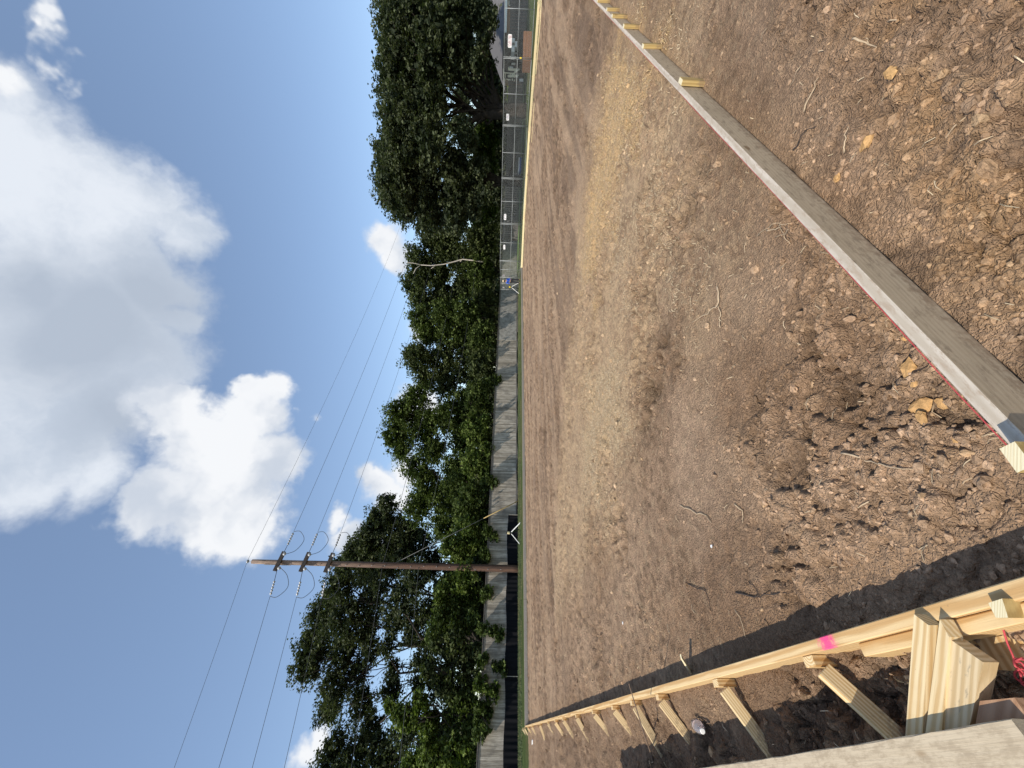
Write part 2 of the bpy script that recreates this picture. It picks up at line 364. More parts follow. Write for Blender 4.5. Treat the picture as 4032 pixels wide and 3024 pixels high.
    col = col*(1 + .38*(i2-.5)*rough + .22*(i1-.5)*rough)[:, None]
    col = col*(1-.35*hole-.25*ck*cr1*rough)[:, None]
    st = (far*sst(.42, .68, fbm(u*.25, v*2.3, 121, 4)))[:, None]; col = col*(1-.55*st)+np.array([.56,.40,.265])*.55*st
    st2 = (far*sst(.5, .7, fbm(u*.3+9, v*3.3, 125, 4)))[:, None]; col = col*(1-.5*st2)+np.array([.20,.14,.10])*.5*st2
    stw2 = sst(-.9, .6, poly_sd(x, y, STRAW)+(w1-.5)*1.6); sk = (.88*stw2*(.30+.70*sst(.36, .62, .5*fbm(x*3.2, y*3.2, 132)+.5*vnoise(x*26, y*26, 131))))[:, None]; col = col*(1-sk)+np.array([.60,.43,.265])*sk
    sk = (.80*gd*(.25+.75*sst(.35, .6, fbm(x*18, y*18, 133))))[:, None]; col = col*(1-sk)+np.array([.68,.46,.235])*sk
    sk = (.8*pl*(.3+.7*sst(.4, .6, fbm(x*15, y*15, 135))))[:, None]; col = col*(1-sk)+np.array([.60,.445,.27])*sk
    og = np.maximum(sst(-.2, .35, poly_sd(x, y, ORANGE)+(w1-.5)*.8)*.62, 1.3*sst(-.06, .05, poly_sd(x, y, ORANGE2)+(fbm(x*9,y*9,7)-.5)*.22))
    ok = (og*sst(.35, .7, fbm(x*6, y*6, 141)+.35*(i2-.5)))[:, None]; col = col*(1-ok)+np.array([.50,.31,.155])*ok
    lw = (lf*.45)[:, None]; col = col*(1-lw)+np.array([.26,.175,.115])*lw
    # pebbles of pale or orange clay
    pb = (sst(.955, .975, i2)*rough*.6)[:, None]; col = col*(1-pb)+np.array([.46,.31,.19])*pb
    return h, col, dict(rough=rough, straw=stw, gold=gd, pale=pl, dl=dl, dr=dr, sl=sl, orange=og)
rr_ = [0.42]
while rr_[-1] < 90: 
    r_ = rr_[-1]; rr_.append(r_ + max(.0040*r_, .55*r_*r_/545.0))
while rr_[-1] < 4500: rr_.append(rr_[-1]*1.25)
rr_ = np.array(rr_); aa = np.concatenate([np.linspace(-math.pi, math.radians(-66), 40)[:-1], np.linspace(math.radians(-66), math.radians(66), 640), np.linspace(math.radians(66), math.pi, 40)[1:]])
Rg, Ag = np.meshgrid(rr_, aa, indexing='ij'); X = (Rg*np.sin(Ag)).ravel(); Y = (Rg*np.cos(Ag)).ravel()
H, Cc, inf = soil(X, Y)
# beyond the far form: turf, running off to plain ground in the distance
FARV = ((X-C2[0])*nR[0] + (Y-C2[1])*nR[1])                # <0 beyond the far grey form
RF = [np.array([10.4,36.0]), np.array([13.9,34.2]), np.array([18.0,28.8]), np.array([20.4,21.6]), np.array([21.6,14.5]), np.array([22.2,6.0])]
PAD = [np.array(p) for p in (list(C1+dR*.03), list(C2), list(RF[1]), list(RF[2]), list(RF[3]), list(RF[4]), list(RF[5]), [18,-30], [-30,-30], list(KC+dL*lenL*1.0+nL*30-dL*0))]
sd_ = poly_sd(X, Y, PAD)
gr = sst(.06, -.06, sd_)
H = H*(1-gr) + gr*(.0 + .04*fbm(X*.2, Y*.2, 77)); H = np.where(np.hypot(X, Y) > 70, 0.0, H)
gcol = np.array([.07,.10,.03])*(0.7+.6*fbm(X*1.2, Y*1.2, 201))[:, None]
dirtg = (sst(.45, .7, fbm(X*.5, Y*.5, 203))*.35)[:, None]; gcol = gcol*(1-dirtg)+np.array([.17,.13,.07])*dirtg
wd = sst(0, 3, -FARV-8)[:, None]*.6; gcol = gcol*(1-wd)+np.array([.06,.065,.03])*wd
Cc = Cc*(1-gr[:, None]) + gcol*gr[:, None]
V = np.stack([X, Y, H], -1); nr, na = len(rr_), len(aa)
idx = np.arange(nr*na).reshape(nr, na)
Q = np.stack([idx[:-1, :-1], idx[1:, :-1], idx[1:, 1:], idx[:-1, 1:]], -1).reshape(-1, 4)
V = np.vstack([V, [[0, 0, 0.0]]]); Cc = np.vstack([Cc, [[.2,.14,.1]]])
m_, g_, b_ = mat_new('soil_and_turf')
at = g_.n('ShaderNodeVertexColor', layer_name='col').outputs[0]; pos = g_.n('ShaderNodeNewGeometry').outputs['Position']
f1 = g_.noise(pos, 55, 6, .7); f2 = g_.noise(pos, 260, 3, .6)
cc = g_.mix(g_.ramp(f1, .3, .72), (.72,.72,.72), (1.25,1.22,1.2)); cc = g_.mix(1.0, at, cc, 'MULTIPLY')
g_.put(b_.inputs['Base Color'], cc); b_.inputs['Roughness'].default_value = .95; b_.inputs['Specular IOR Level'].default_value = .12
vo = g_.n('ShaderNodeTexVoronoi', feature='DISTANCE_TO_EDGE'); wpv = g_.n('ShaderNodeVectorMath', operation='ADD'); nzz = g_.n('ShaderNodeTexNoise'); g_.put(nzz.inputs['Vector'], pos); nzz.inputs['Scale'].default_value = 40; nzz.inputs['Detail'].default_value = 4
sc_ = g_.n('ShaderNodeVectorMath', operation='SCALE'); g_.put(sc_.inputs[0], nzz.outputs['Color']); sc_.inputs['Scale'].default_value = .05; g_.put(wpv.inputs[0], pos); g_.put(wpv.inputs[1], sc_.outputs[0])
g_.put(vo.inputs['Vector'], wpv.outputs[0]); vo.inputs['Scale'].default_value = 42
crk = g_.ramp(vo.outputs['Distance'], 0.0, .22)
hh = g_.m('ADD', g_.m('ADD', f1, g_.m('MULTIPLY', f2, .3)), g_.m('MULTIPLY', crk, .35)); bn = g_.n('ShaderNodeBump'); bn.inputs['Strength'].default_value = 1.0; bn.inputs['Distance'].default_value = .022; g_.put(bn.inputs['Height'], hh)
g_.put(b_.inputs['Normal'], bn.outputs[0])
ground = np_mesh('ground', V, Q, m_, col=Cc, smooth=True); props(ground, kind='structure', label='bare brown graded soil with clods, wheel tracks and turf beyond the forms')
# inner disc under the camera
ring = idx[0]; cidx = nr*na
disc = mesh_obj('ground_near', [V[i] for i in ring[::8]] + [V[cidx]], [[i+1, i, len(ring[::8])] for i in range(len(ring[::8])-1)], m_); props(disc, kind='structure')
print('ground verts', len(V))
# ------------------------------------------------------------------ clods, straw, twigs (uncountable)
def scatter(name, V0, F0, P, scale, rotm, col, mat, label, cat):
    n = len(P); k = len(V0)
    VV = np.einsum('nij,kj->nki', rotm, V0)*scale[:, None, :] if scale.ndim == 2 and False else np.einsum('nij,nkj->nki', rotm, V0[None]*scale[:, None, :])
    VV = VV + P[:, None, :]
    QQ = (F0[None] + (np.arange(n)*k)[:, None, None]).reshape(-1, F0.shape[1])
    o = np_mesh(name, VV.reshape(-1, 3), QQ, mat, col=np.repeat(col, k, 0)); props(o, label, cat, kind='stuff'); return o
def rand_rot(n, tilt=math.pi):
    a = rng.uniform(0, 2*math.pi, n); b = rng.normal(0, 1, n)*tilt; c = rng.uniform(0, 2*math.pi, n)
    def Rz(t): z = np.zeros_like(t); o = np.ones_like(t); return np.stack([np.stack([np.cos(t), -np.sin(t), z], -1), np.stack([np.sin(t), np.cos(t), z], -1), np.stack([z, z, o], -1)], 1)
    def Rx(t): z = np.zeros_like(t); o = np.ones_like(t); return np.stack([np.stack([o, z, z], -1), np.stack([z, np.cos(t), -np.sin(t)], -1), np.stack([z, np.sin(t), np.cos(t)], -1)], 1)
    return Rz(a) @ Rx(b) @ Rz(c)
bm = bmesh.new(); bmesh.ops.create_icosphere(bm, subdivisions=1, radius=1.0); bm.verts.ensure_lookup_table()
icoV = np.array([v.co[:] for v in bm.verts]); icoF = np.array([[v.index for v in f.verts] for f in bm.faces]); bm.free()
bm = bmesh.new(); bmesh.ops.create_icosphere(bm, subdivisions=2, radius=1.0); bm.verts.ensure_lookup_table()
ico2V = np.array([v.co[:] for v in bm.verts]); ico2F = np.array([[v.index for v in f.verts] for f in bm.faces]); bm.free()
m_, g_, b_ = mat_new('clod_soil'); at = g_.n('ShaderNodeVertexColor', layer_name='col').outputs[0]; pos = g_.n('ShaderNodeNewGeometry').outputs['Position']
f1 = g_.noise(pos, 80, 5, .7); g_.put(b_.inputs['Base Color'], g_.mix(1.0, at, g_.mix(g_.ramp(f1, .3, .7), (.72,.72,.72), (1.2,1.2,1.2)), 'MULTIPLY'))
b_.inputs['Roughness'].default_value = .95; b_.inputs['Specular IOR Level'].default_value = .1
bn = g_.n('ShaderNodeBump'); bn.inputs['Strength'].default_value = 1; bn.inputs['Distance'].default_value = .01; g_.put(bn.inputs['Height'], f1); g_.put(b_.inputs['Normal'], bn.outputs[0])
CLODM = m_
def pts_polar(n, r0, r1, p=1.0, a=60):
    r = r0*(r1/r0)**(rng.uniform(0, 1, n)**p); t = rng.uniform(-math.radians(a), math.radians(a), n); return r*np.sin(t), r*np.cos(t)
def clear_forms(inf, x, y):
    ok = (np.abs(inf['dl']-.02) > .05) & (np.abs(inf['dr']-.02) > .05); return ok & (poly_sd(x, y, PAD) > .15)
for tag_, n, r0, r1, s0, s1, Vb, Fb in (('soil_clods', 26000, .6, 14, .004, .013, icoV, icoF), ('large_soil_clods', 1100, .9, 12, .010, .022, ico2V, ico2F)):
    x, y = pts_polar(n, r0, r1); h, col, inf = soil(x, y)
    keep = clear_forms(inf, x, y) & (rng.uniform(0, 1, n) < (.05+inf['rough']*.75)); x, y, h, col = x[keep], y[keep], h[keep], col[keep]; n = len(x)
    sz = s0*(s1/s0)**(rng.uniform(0, 1, n)**2.0)*(1+.05*np.hypot(x, y)); sc = sz[:, None]*rng.uniform(.6, 1.35, (n, 3)); sc[:, 2] *= .7
    Vn = Vb*(1+.22*rng.normal(0, 1, (len(Vb), 1)))
    orange = (rng.uniform(0, 1, n) < (.02+.12*inf['orange'][keep]))[:, None]
    cc = np.where(orange, np.array([.46,.31,.18]), col)*rng.uniform(.75, 1.25, (n, 1))
    scatter(tag_, Vn, Fb, np.stack([x, y, h+sz*.2], -1), sc, rand_rot(n, .35), cc, CLODM, 'loose crumbs and clods of brown soil lying over the pad' if tag_ == 'soil_clods' else 'fist sized lumps of dry brown and orange clay scattered on the soil', 'soil clods')
# straw: bent thin strips
SV = np.array([[-.5, -1, 0], [-.5, 1, 0], [0, -1, .12], [0, 1, .12], [.5, -.6, 0], [.5, .6, 0]]); SF = np.array([[0, 1, 3, 2], [2, 3, 5, 4]])
m_, g_, b_ = mat_new('dry_straw'); at = g_.n('ShaderNodeVertexColor', layer_name='col').outputs[0]; g_.put(b_.inputs['Base Color'], at); b_.inputs['Roughness'].default_value = .7
x, y = pts_polar(150000, 1.0, 14, .75, 58); h, col, inf = soil(x, y)
pr = .004 + .42*inf['straw']*sst(.42, .62, fbm(x*2.2, y*2.2, 301)) + .7*inf['gold'] + .7*inf['pale']; keep = (rng.uniform(0, 1, len(x)) < pr) & clear_forms(inf, x, y)
x, y, h = x[keep], y[keep], h[keep]; n = len(x); r = np.hypot(x, y)
cols = np.where((rng.uniform(0, 1, n) < inf['gold'][keep]*.8)[:, None], np.array([.60,.43,.21]), np.array([.56,.44,.28]))*rng.uniform(.6, 1.2, (n, 1))
sc = np.stack([rng.uniform(.015, .06, n), .0010+.00026*r, np.ones(n)*rng.uniform(.02, .12, n)], -1)
scatter('straw', SV, SF, np.stack([x, y, h+.006], -1), sc, rand_rot(n, .25), cols, m_, 'scattered dry straw and dead grass on the pad soil', 'straw'); print('straw', n)
STRAWM = m_
ROOTM = mat_plain('pale_root', (.46,.35,.23), .8, scale=30); TWIGM = mat_plain('dark_twig', (.05,.04,.035), .8, scale=30)
def hz(x, y): return float(soil(np.array([x]), np.array([y]))[0][0])
def root(px, label, mat=ROOTM, r=.003, name='root', branches=(), lift=.006):
    def curve(pp):
        P = [G(*p) for p in pp]; out = []
        for i in range(len(P)-1):
            for k in range(4):
                q = P[i]+(P[i+1]-P[i])*k/4; q = q + np.array([random.gauss(0, 1), random.gauss(0, 1), 0])*np.linalg.norm(P[i+1]-P[i])*.03
                out.append((q[0], q[1], hz(q[0], q[1])+lift+random.uniform(0, .006)))
        q = P[-1]; out.append((q[0], q[1], hz(q[0], q[1])+lift)); return out
    m = MB(); c = curve(px); m.tube(c, [r*(1.15-.8*i/len(c)) for i in range(len(c))], 5)
    for b in branches: c = curve(b); m.tube(c, [r*.6]*len(c), 4)
    o = m.build(name, mat, smooth=True); props(o, label, 'root' if name == 'root' else 'twig'); return o
root([(3355,1785),(3450,1812),(3560,1840),(3665,1852)], 'long pale straight root lying alone on cracked soil near the corner', r=.0035)
root([(2830,1127),(2843,1180),(2840,1200),(2790,1230),(2730,1270)], 'pale forked root like a slingshot on the middle of the pad', r=.006, branches=[[(2840,1200),(2850,1240),(2840,1262),(2842,1290)]])
root([(2905,2330),(2975,2352),(3000,2348),(3100,2335)], 'black forked twig lying on the smooth soil beside the shaded strip', TWIGM, .004, 'twig', [[(3000,2348),(2985,2310),(2960,2290)]])
root([(2905,2400),(2925,2440),(2942,2515)], 'thin pale stem with its foot in the left board shadow', r=.0025)
root([(3030,910),(3070,905),(3110,890),(3150,880)], 'pale branching roots close beside the string side of the weathered board', r=.0035, branches=[[(3090,895),(3110,930),(3120,960)],[(3060,930),(3120,925),(3150,905)],[(2990,925),(3060,885),(3100,870)]])
root([(3170,440),(3200,380),(3235,305)], 'straight straw coloured stem outside the right form, dead straight', r=.004)
root([(3130,590),(3150,560),(3175,515)], 'pale brown twig with a dark broken end outside the right form', TWIGM, .0035, 'twig', [[(3175,515),(3215,498)]])
root([(2680,1990),(2700,2000),(2780,2030),(2800,2060)], 'whitish root curling over a dark hollow in mid pad', r=.005)
root([(2900,1985),(2920,2010),(2925,2060)], 'short stubby grey root beside the pale smeared soil', r=.004)
root([(2715,2300),(2790,2330),(2810,2410)], 'black long double stem crossing the pale smear', TWIGM, .0035, 'twig')
root([(3400,150),(3430,175),(3470,190)], 'white forked splinter on the gravelly soil outside the right form', r=.004, branches=[[(3430,175),(3425,150)]])
root([(3330,600),(3350,560),(3365,500)], 'curved brown root half buried outside the right form', r=.0035)
m = MB()
for i in range(55):
    x, y = pts_polar(1, 1.1, 10); x, y = float(x[0]), float(y[0]); h = hz(x, y); a = random.uniform(0, 6.28); L = random.uniform(.02, .06)*(1+.1*math.hypot(x, y)); 
    b_a = a+random.gauss(0, .5)
    p1 = (x+math.cos(a)*L*.5, y+math.sin(a)*L*.5); p2 = (p1[0]+math.cos(b_a)*L*.5, p1[1]+math.sin(b_a)*L*.5)
    m.tube([(x, y, h+.004), (p1[0], p1[1], h+.014), (p2[0], p2[1], h+.005)], [.0015+.0003*math.hypot(x, y)]*3, 4, False)
o = m.build('small_roots', ROOTM); props(o, 'fine pale rootlets strewn over the soil', 'rootlets', kind='stuff')
for k, (px, py, rr4, lab) in enumerate([(3614,1452,.030,'flat oval orange clay lump nearest the string, on its own'),(3622,1600,.034,'broad orange clay lump with dark shadow under it'),(3640,1512,.014,'small round orange lump in the orange patch'),(3705,1585,.026,'orange lump closest to the board in the crumbled patch'),(3655,1645,.022,'orange lump at the near edge of the crumbled patch'),(3560,1332,.012,'small orange pebble above the dark twig'),(3780,1730,.012,'little orange chip by the cream stake'),(3430,560,.030,'orange clod lying free outside the right form'),(3570,290,.026,'bright orange clod on the gravelly brown soil'),(3300,700,.020,'tan clod close outside the weathered board')]):
    P = G(px, py, .0); Vn = ico2V*(1+.16*rng.normal(0, 1, (len(ico2V), 1)))*np.array([rr4, rr4*.7, rr4*.35]); an = random.uniform(0, 3); Rr = np.array([[math.cos(an), -math.sin(an), 0], [math.sin(an), math.cos(an), 0], [0, 0, 1]])
    o = mesh_obj('clay_lump', Vn@Rr.T + np.array([P[0], P[1], float(soil(np.array([P[0]]), np.array([P[1]]))[0][0])+rr4*.25]), [list(map(int, f)) for f in ico2F], None); CLAYM = bpy.data.materials.get('orange_clay') or mat_plain('orange_clay', (.50,.30,.13), .95, bump=.006, scale=60, var=.25, spec=.1)
    o.data.materials.append(CLAYM); props(o, lab, 'clay lump')
# ------------------------------------------------------------------ boards
def board(name, p0, p1, w, t, mat, parent=None, up=(0,0,1), top_mat=None, bev=.003):
    "box whose own X runs p0->p1 (bottom-centre line is p0/p1 centre); w across, t along up"
    p0 = Vector([float(v) for v in p0]); p1 = Vector([float(v) for v in p1]); ax = (p1-p0); L = ax.length; ax.normalize()
    upv = Vector(up); yv = upv.cross(ax).normalized(); zv = ax.cross(yv)
    bm = bmesh.new(); bmesh.ops.create_cube(bm, size=1.0)
    for v in bm.verts: v.co = Vector(((v.co.x+.5)*L, v.co.y*w, v.co.z*t))
    if bev: bmesh.ops.bevel(bm, geom=bm.edges[:], offset=bev, segments=1, affect='EDGES')
    me = bpy.data.meshes.new(name); bm.normal_update()
    me.materials.append(mat)
    if top_mat:
        me.materials.append(top_mat)
        for f in bm.faces:
            if f.normal.z > .6: f.material_index = 1
    bm.to_mesh(me); bm.free()
    o = bpy.data.objects.new(name, me); COL.objects.link(o)
    M = Matrix((( ax.x, yv.x, zv.x, p0.x), (ax.y, yv.y, zv.y, p0.y), (ax.z, yv.z, zv.z, p0.z), (0,0,0,1)))
    if parent: o.parent = parent; o.matrix_local = parent.matrix_basis.inverted() @ M
    else: o.matrix_world = M
    return o
def slab(name, px, z, thick, mat, parent=None, end=None):
    "board whose top outline was measured in the photo, turned into ground-plan points at height z; own X along its long side"
    P = [Vector([float(v) for v in G(a, b, z)]) for a, b in px]
    ax = (P[-1]-P[0]); ax.z = 0; ax.normalize(); yv = Vector((0,0,1)).cross(ax)
    o0 = P[0]; T = [Vector(((p-o0).dot(ax), (p-o0).dot(yv), 0)) for p in P]
    m = MB(); m.prism(T, None, thick); o = m.build(name, mat, parent)
    M = Matrix(((ax.x, yv.x, 0, o0.x), (ax.y, yv.y, 0, o0.y), (0, 0, 1, o0.z), (0,0,0,1)))
    if parent: o.matrix_local = parent.matrix_basis.inverted() @ M
    else: o.matrix_world = M
    return o
def stake(name, P, parent, w, t, zt, mat, axis, zb=-.12, lean=(0,0), endm=ENDW):
    "vertical stake with its own X up, top end in a paler cut wood"
    p0 = (P[0], P[1], zb); p1 = (P[0]+lean[0], P[1]+lean[1], zt)
    o = board(name, p0, p1, w, t, mat, parent, up=(axis[0], axis[1], 0), bev=.002)
    o.data.materials.append(endm)
    for f in o.data.polygons:
        if f.normal.x > .9: f.material_index = 1
    return o
v3 = lambda p, z: (float(p[0]), float(p[1]), float(z))
# right-hand form: weathered board with top coloured pale for cement dust and sunlight, stakes outside
lenR = 16.0
fr = empty('formwork', v3(KC, 0)); props(fr, 'weathered grey form board with cement dusted top edge coloured as sunlit and short stakes on its outer side', 'formwork')
mid = nR*.019
joints = [-.02, 4.88, 9.75, lenR]
for a, b in zip(joints[:-1], joints[1:]):
    p0 = KC + dR*(a+.003) + mid; p1 = KC + dR*(b-.003) + mid
    wob = random.uniform(-.004, .004)
    board('form_board', v3(p0, ZT-.071), v3(p1, ZT-.071+wob), .038, .142, WEATH, fr, top_mat=WHITEW)
for k, (px, py) in enumerate([(2660,335),(2515,186),(2472,112),(2428,70),(2396,42),(2371,10),(2350,-15),(2333,-40)]):
    s, z = along(px, py, KC, dR, .04, nR); P = KC + dR*s + nR*(.038+.019+.001)
    stake('stake', P, fr, .075 if k % 3 else .085, .036, ZT+random.uniform(.0, .035), PINE_TREATED, nR, lean=(random.gauss(0,.004), random.gauss(0,.004)))
m = MB(); pts = []
for i in range(40):
    s = .0 + i*.42; q = KC + dR*s - nR*(.0035 + .003*math.sin(i*1.3)); pts.append(v3(q, ZT-.006+.003*math.sin(i*2.1)))
m.tube(pts, .0015, 5); REDM = mat_plain('red_string', (.50,.07,.08), .7, var=.1)
o = m.build('string_line', REDM); props(o, 'red mason string stretched along the inner top edge of the weathered board', 'string')
# left-hand form: new pine plate with stakes and kickers
fl = empty('formwork', v3(KC+dL*1, 0)); props(fl, 'new yellow pine form on the left with pink paint mark, stakes and diagonal braces', 'formwork')
midL = nL*.019
sp, _ = along(2500+1045*.6926, 2224+440*.6926, KC, dL, .02, nL)
jl = [-.5, 4.2, 9.0, float(lenL)]
for k, (a, b) in enumerate(zip(jl[:-1], jl[1:])):
    p0 = KC + dL*(a+.002) + midL; p1 = KC + dL*(b-.002) + midL
    o = board('form_board', v3(p0, ZT-.07), v3(p1, ZT-.07+(.006 if k == 0 else -.004)), .040, .140, PINE_FORM if k == 0 else PINE, fl)
PINE_FORM_POS = sp - jl[0]
for n in PINE_FORM.node_tree.nodes:                       # put the paint mark where it stands along the first board
    if n.type == 'MATH' and n.operation == 'SUBTRACT' and abs(n.inputs[1].default_value-2.05) < 1e-6: n.inputs[1].default_value = float(PINE_FORM_POS)
Z5 = lambda x, y: (2500+x*.6926, 2224+y*.6926)
for k, (px, py) in enumerate([Z5(975,520), Z5(455,650), Z5(140,735), (2471,2757), (2411,2777), (2337,2796), (2272,2813), (2227,2826), (2194,2834), (2167,2841), (2144,2849), (2112,2857), (2097,2861), (2085,2864), (2076,2866)]):
    s, z = along(px, py, KC, dL, .04, nL); P = KC + dL*(s-.02) + nL*(.040+.019)
    st = stake('stake', P, fl, .062, .036, ZT-random.uniform(0, .012), PINE, nL, zb=-.1, endm=PINE2)
    out = -dR*.23 - dL*.055*1.0 + np.array([random.gauss(0,.02), random.gauss(0,.02)])
    Lk = 1.0 if k < 3 else random.uniform(.9, 1.6)
    Pa = P + nL*.03 - dL*.035; Pb = Pa + out*Lk
    br = board('brace', v3(Pb, -.02 if k < 3 else -.05), v3(Pa, ZT-.025), .036, .058, PINE2, fl, up=(dL[0]*.3, dL[1]*.3, 1))
# scab, crossing blocks and stakes at the corner
ZA = lambda x, y: (3400+x*.482, 2224+y*.482)
sA, _ = along(*ZA(10,640), KC, dL, .04, nL); sB, _ = along(*ZA(1230,440), KC, dL, .04, nL)
o = board('splice_board', v3(KC+dL*sA+nL*.060, ZT-.075), v3(KC+dL*(sB-.2)+nL*.060, ZT-.075), .038, .125, PINE, fl)
cb = empty('bracing', v3(G(*ZA(600,900), .0), 0)); props(cb, 'cluster of pine offcuts bracing the form corner, with stained wide block', 'bracing')
slab('top_block', [ZA(412,402), ZA(530,492), ZA(478,1500), ZA(335,1500)], .187, .037, PINE2, cb)
slab('narrow_block', [ZA(622,445), ZA(700,590), ZA(628,1500), ZA(490,1500)], .187, .037, PINE2, cb)
slab('wide_block', [ZA(702,604), ZA(975,795), ZA(830,1500), ZA(634,1500)], .180, .040, mat_wood('stained_block', (.66,.52,.32), (.50,.36,.19), stain=(.34,.28,.19), stain_amt=.12), cb)
slab('lower_block', [ZA(862,612), ZA(1205,572), ZA(1500,640), ZA(1500,900), ZA(1240,868), ZA(1000,850)], .060, .060, PINE, cb)
slab('plank_support', [ZA(950,1112), ZA(1235,1085), ZA(1330,1230), ZA(1330,1500), ZA(880,1500)], .188, .09, mat_wood('reddish_offcut', (.46,.28,.17), (.33,.18,.10)), cb)
slab('offcut', [ZA(165,930), ZA(385,898), ZA(700,880), ZA(700,1010), ZA(385,978)], .030, .03, PINE2, cb)
# near stake by the left form, its broken top higher than the plate
T4 = [G(*ZA(*p), .177) for p in ((1018,312), (1132,275), (1182,432), (1082,432))]
m = MB(); m.prism([Vector(map(float, p)) for p in T4], -.1); o = m.build('corner_stake', PINE_TREATED); o.data.materials.append(ENDW); o.data.polygons[0].material_index = 1
props(o, 'stake with split pale top standing by the yellow form beside the red string tangle', 'stake')
T4 = [G(*p, .25) for p in ((3935,1767), (3995,1738), (4066,1832), (4004,1862))]
m = MB(); m.prism([Vector(map(float, p)) for p in T4], -.1); o = m.build('corner_stake', PINE_TREATED); o.data.materials.append(ENDW); o.data.polygons[0].material_index = 1
props(o, 'stake with cream end grain top inside the near end of the weathered board', 'stake')
# cement-stained walking plank
u = Vector((-.715, .70, 0)).normalized(); pc = Vector([float(v) for v in G(3978, 2828, .227)]); wv_ = Vector((-u.y, u.x, 0)); 
if wv_.y > 0: wv_ = -wv_
bm = bmesh.new(); NX = 60; 
rows = []
for i in range(NX+1):
    a = -.0 + 4.6*i/NX; prof = []
    for (w, z) in ((0,-.038),(0,-.003),(.003,0),(.283,0),(.287,-.003),(.287,-.038)):
        endcut = -.03*(w/.287) if i == 0 else 0
        jit = random.uniform(-.0015,.0015) if w in (0,.003) else 0
        prof.append(bm.verts.new((a+endcut, w+jit+.012*math.sin(a*.9), z+.004*math.sin(a*1.1))))
    rows.append(prof)
for i in range(NX):
    for k in range(6): bm.faces.new([rows[i][k], rows[i][(k+1)%6], rows[i+1][(k+1)%6], rows[i+1][k]])
bm.faces.new(rows[0][::-1]); bm.faces.new(rows[-1]); bmesh.ops.recalc_face_normals(bm, faces=bm.faces[:])
me = bpy.data.meshes.new('plank'); bm.to_mesh(me); bm.free(); me.materials.append(PLANKM)
o = bpy.data.objects.new('plank', me); COL.objects.link(o); o.matrix_world = Matrix(((u.x, wv_.x, 0, pc.x), (u.y, wv_.y, 0, pc.y), (0,0,1,pc.z), (0,0,0,1)))
props(o, 'wide cement stained plank lying across blocks in the nearest left corner', 'plank')
# support far end
o = board('plank_block', v3((pc+u*2.6+wv_*.02), .12), v3((pc+u*2.6+wv_*.28), .12), .09, .14, PINE, None); props(o, 'short pine block under the far part of the stained plank', 'block')
# tangled red string
m = MB(); P = [G(*ZA(*p), z) for p, z in (((1115,460),.12),((1145,540),.11),((1175,640),.10),((1215,730),.10),((1245,800),.10),((1311,840),.11),((1330,870),.10),((1290,850),.12),((1235,880),.11),((1250,930),.10),((1311,960),.10),((1360,900),.12),((1290,800),.13),((1240,790),.13),((1300,760),.13))]
def smooth_pts(P, n=5):
    P = [Vector(map(float, p)) for p in P]; out = []
    for i in range(len(P)-1):
        a, b, c, d = P[max(i-1,0)], P[i], P[i+1], P[min(i+2, len(P)-1)]
        for k in range(n):
            t = k/n; out.append(.5*((2*b)+(c-a)*t+(2*a-5*b+4*c-d)*t*t+(3*b-a-3*c+d)*t**3))
    out.append(P[-1]); return out
m.tube(smooth_pts(P), .0022, 5)
P2 = [Vector(map(float, p))+Vector((random.gauss(0,.01), random.gauss(0,.01), random.gauss(0,.008))) for p in P[4:]]; m.tube(smooth_pts(P2), .0022, 5)
o = m.build('string_tangle', REDM, smooth=True); props(o, 'tangled crimson string hanging over the blocks at the near corner', 'string')
# clear bottle
m_, g_, b_ = mat_new('clear_plastic'); b_.inputs['Transmission Weight'].default_value = .9; b_.inputs['Roughness'].default_value = .08; b_.inputs['IOR'].default_value = 1.2; b_.inputs['Base Color'].default_value = (.95,.96,1,1)
Pb = G(2742, 2850, .03); bt = empty('plastic_bottle', v3(Pb, .035)); props(bt, 'crumpled clear plastic drink bottle lying between the braces', 'bottle')
Rb = Matrix.Rotation(math.radians(78), 3, 'Y'); Rb = Matrix.Rotation(math.radians(-60), 3, 'Z') @ Rb
m = MB(); m.lathe([(.001,0),(.03,.002),(.032,.01),(.028,.03),(.032,.05),(.027,.07),(.033,.10),(.030,.13),(.022,.155),(.012,.175),(.012,.19)], 14, Rb); o = m.build('bottle_body', m_, bt, True)
m = MB(); m.lathe([(.0335,.06),(.034,.062),(.034,.070),(.0335,.072)], 14, Rb); m.build('bottle_label', mat_plain('label_paper', (.5,.40,.38), .6, var=.3, scale=60), bt)
m = MB(); m.lathe([(.014,.188),(.015,.19),(.015,.205),(.012,.207)], 12, Rb); m.build('bottle_cap', WHITEP, bt)
# leaning bare rod, pointed stake in the pad
p0 = G(2577, 3008, .0); m = MB(); a = Vector(map(float, p0)); b = Vector(map(float, A(2476, 2692, 2.75)))
m.tube([a, a.lerp(b, .5)+Vector((.01,0,.01)), b], [.006,.005,.003], 6); o = m.build('stick', mat_plain('rusty_rod', (.16,.11,.08), .8)); props(o, 'thin brown rod leaning over the yellow form from the spoil', 'rod')
P = G(2722, 2652, .0); m = MB(); q = Vector((float(P[0]), float(P[1]), 0)); t = Vector(map(float, G(2682, 2584, .11)))
ax = (t-q).normalized(); s1 = Vector((dR[0], dR[1], 0))*.012; s2 = Vector((dL[0], dL[1], 0))*.02
m.add([q-s1-s2, q+s1-s2, q+s1+s2, q-s1+s2, t-s1-s2*.2, t+s1-s2*.2, t+s1+s2*.9, t-s1+s2*.9], [[0,3,2,1],[4,5,6,7],[0,1,5,4],[1,2,6,5],[2,3,7,6],[3,0,4,7]])
o = m.build('grade_stake', ENDW); props(o, 'small pale pointed stake poking out of the form shadow inside the pad', 'stake')
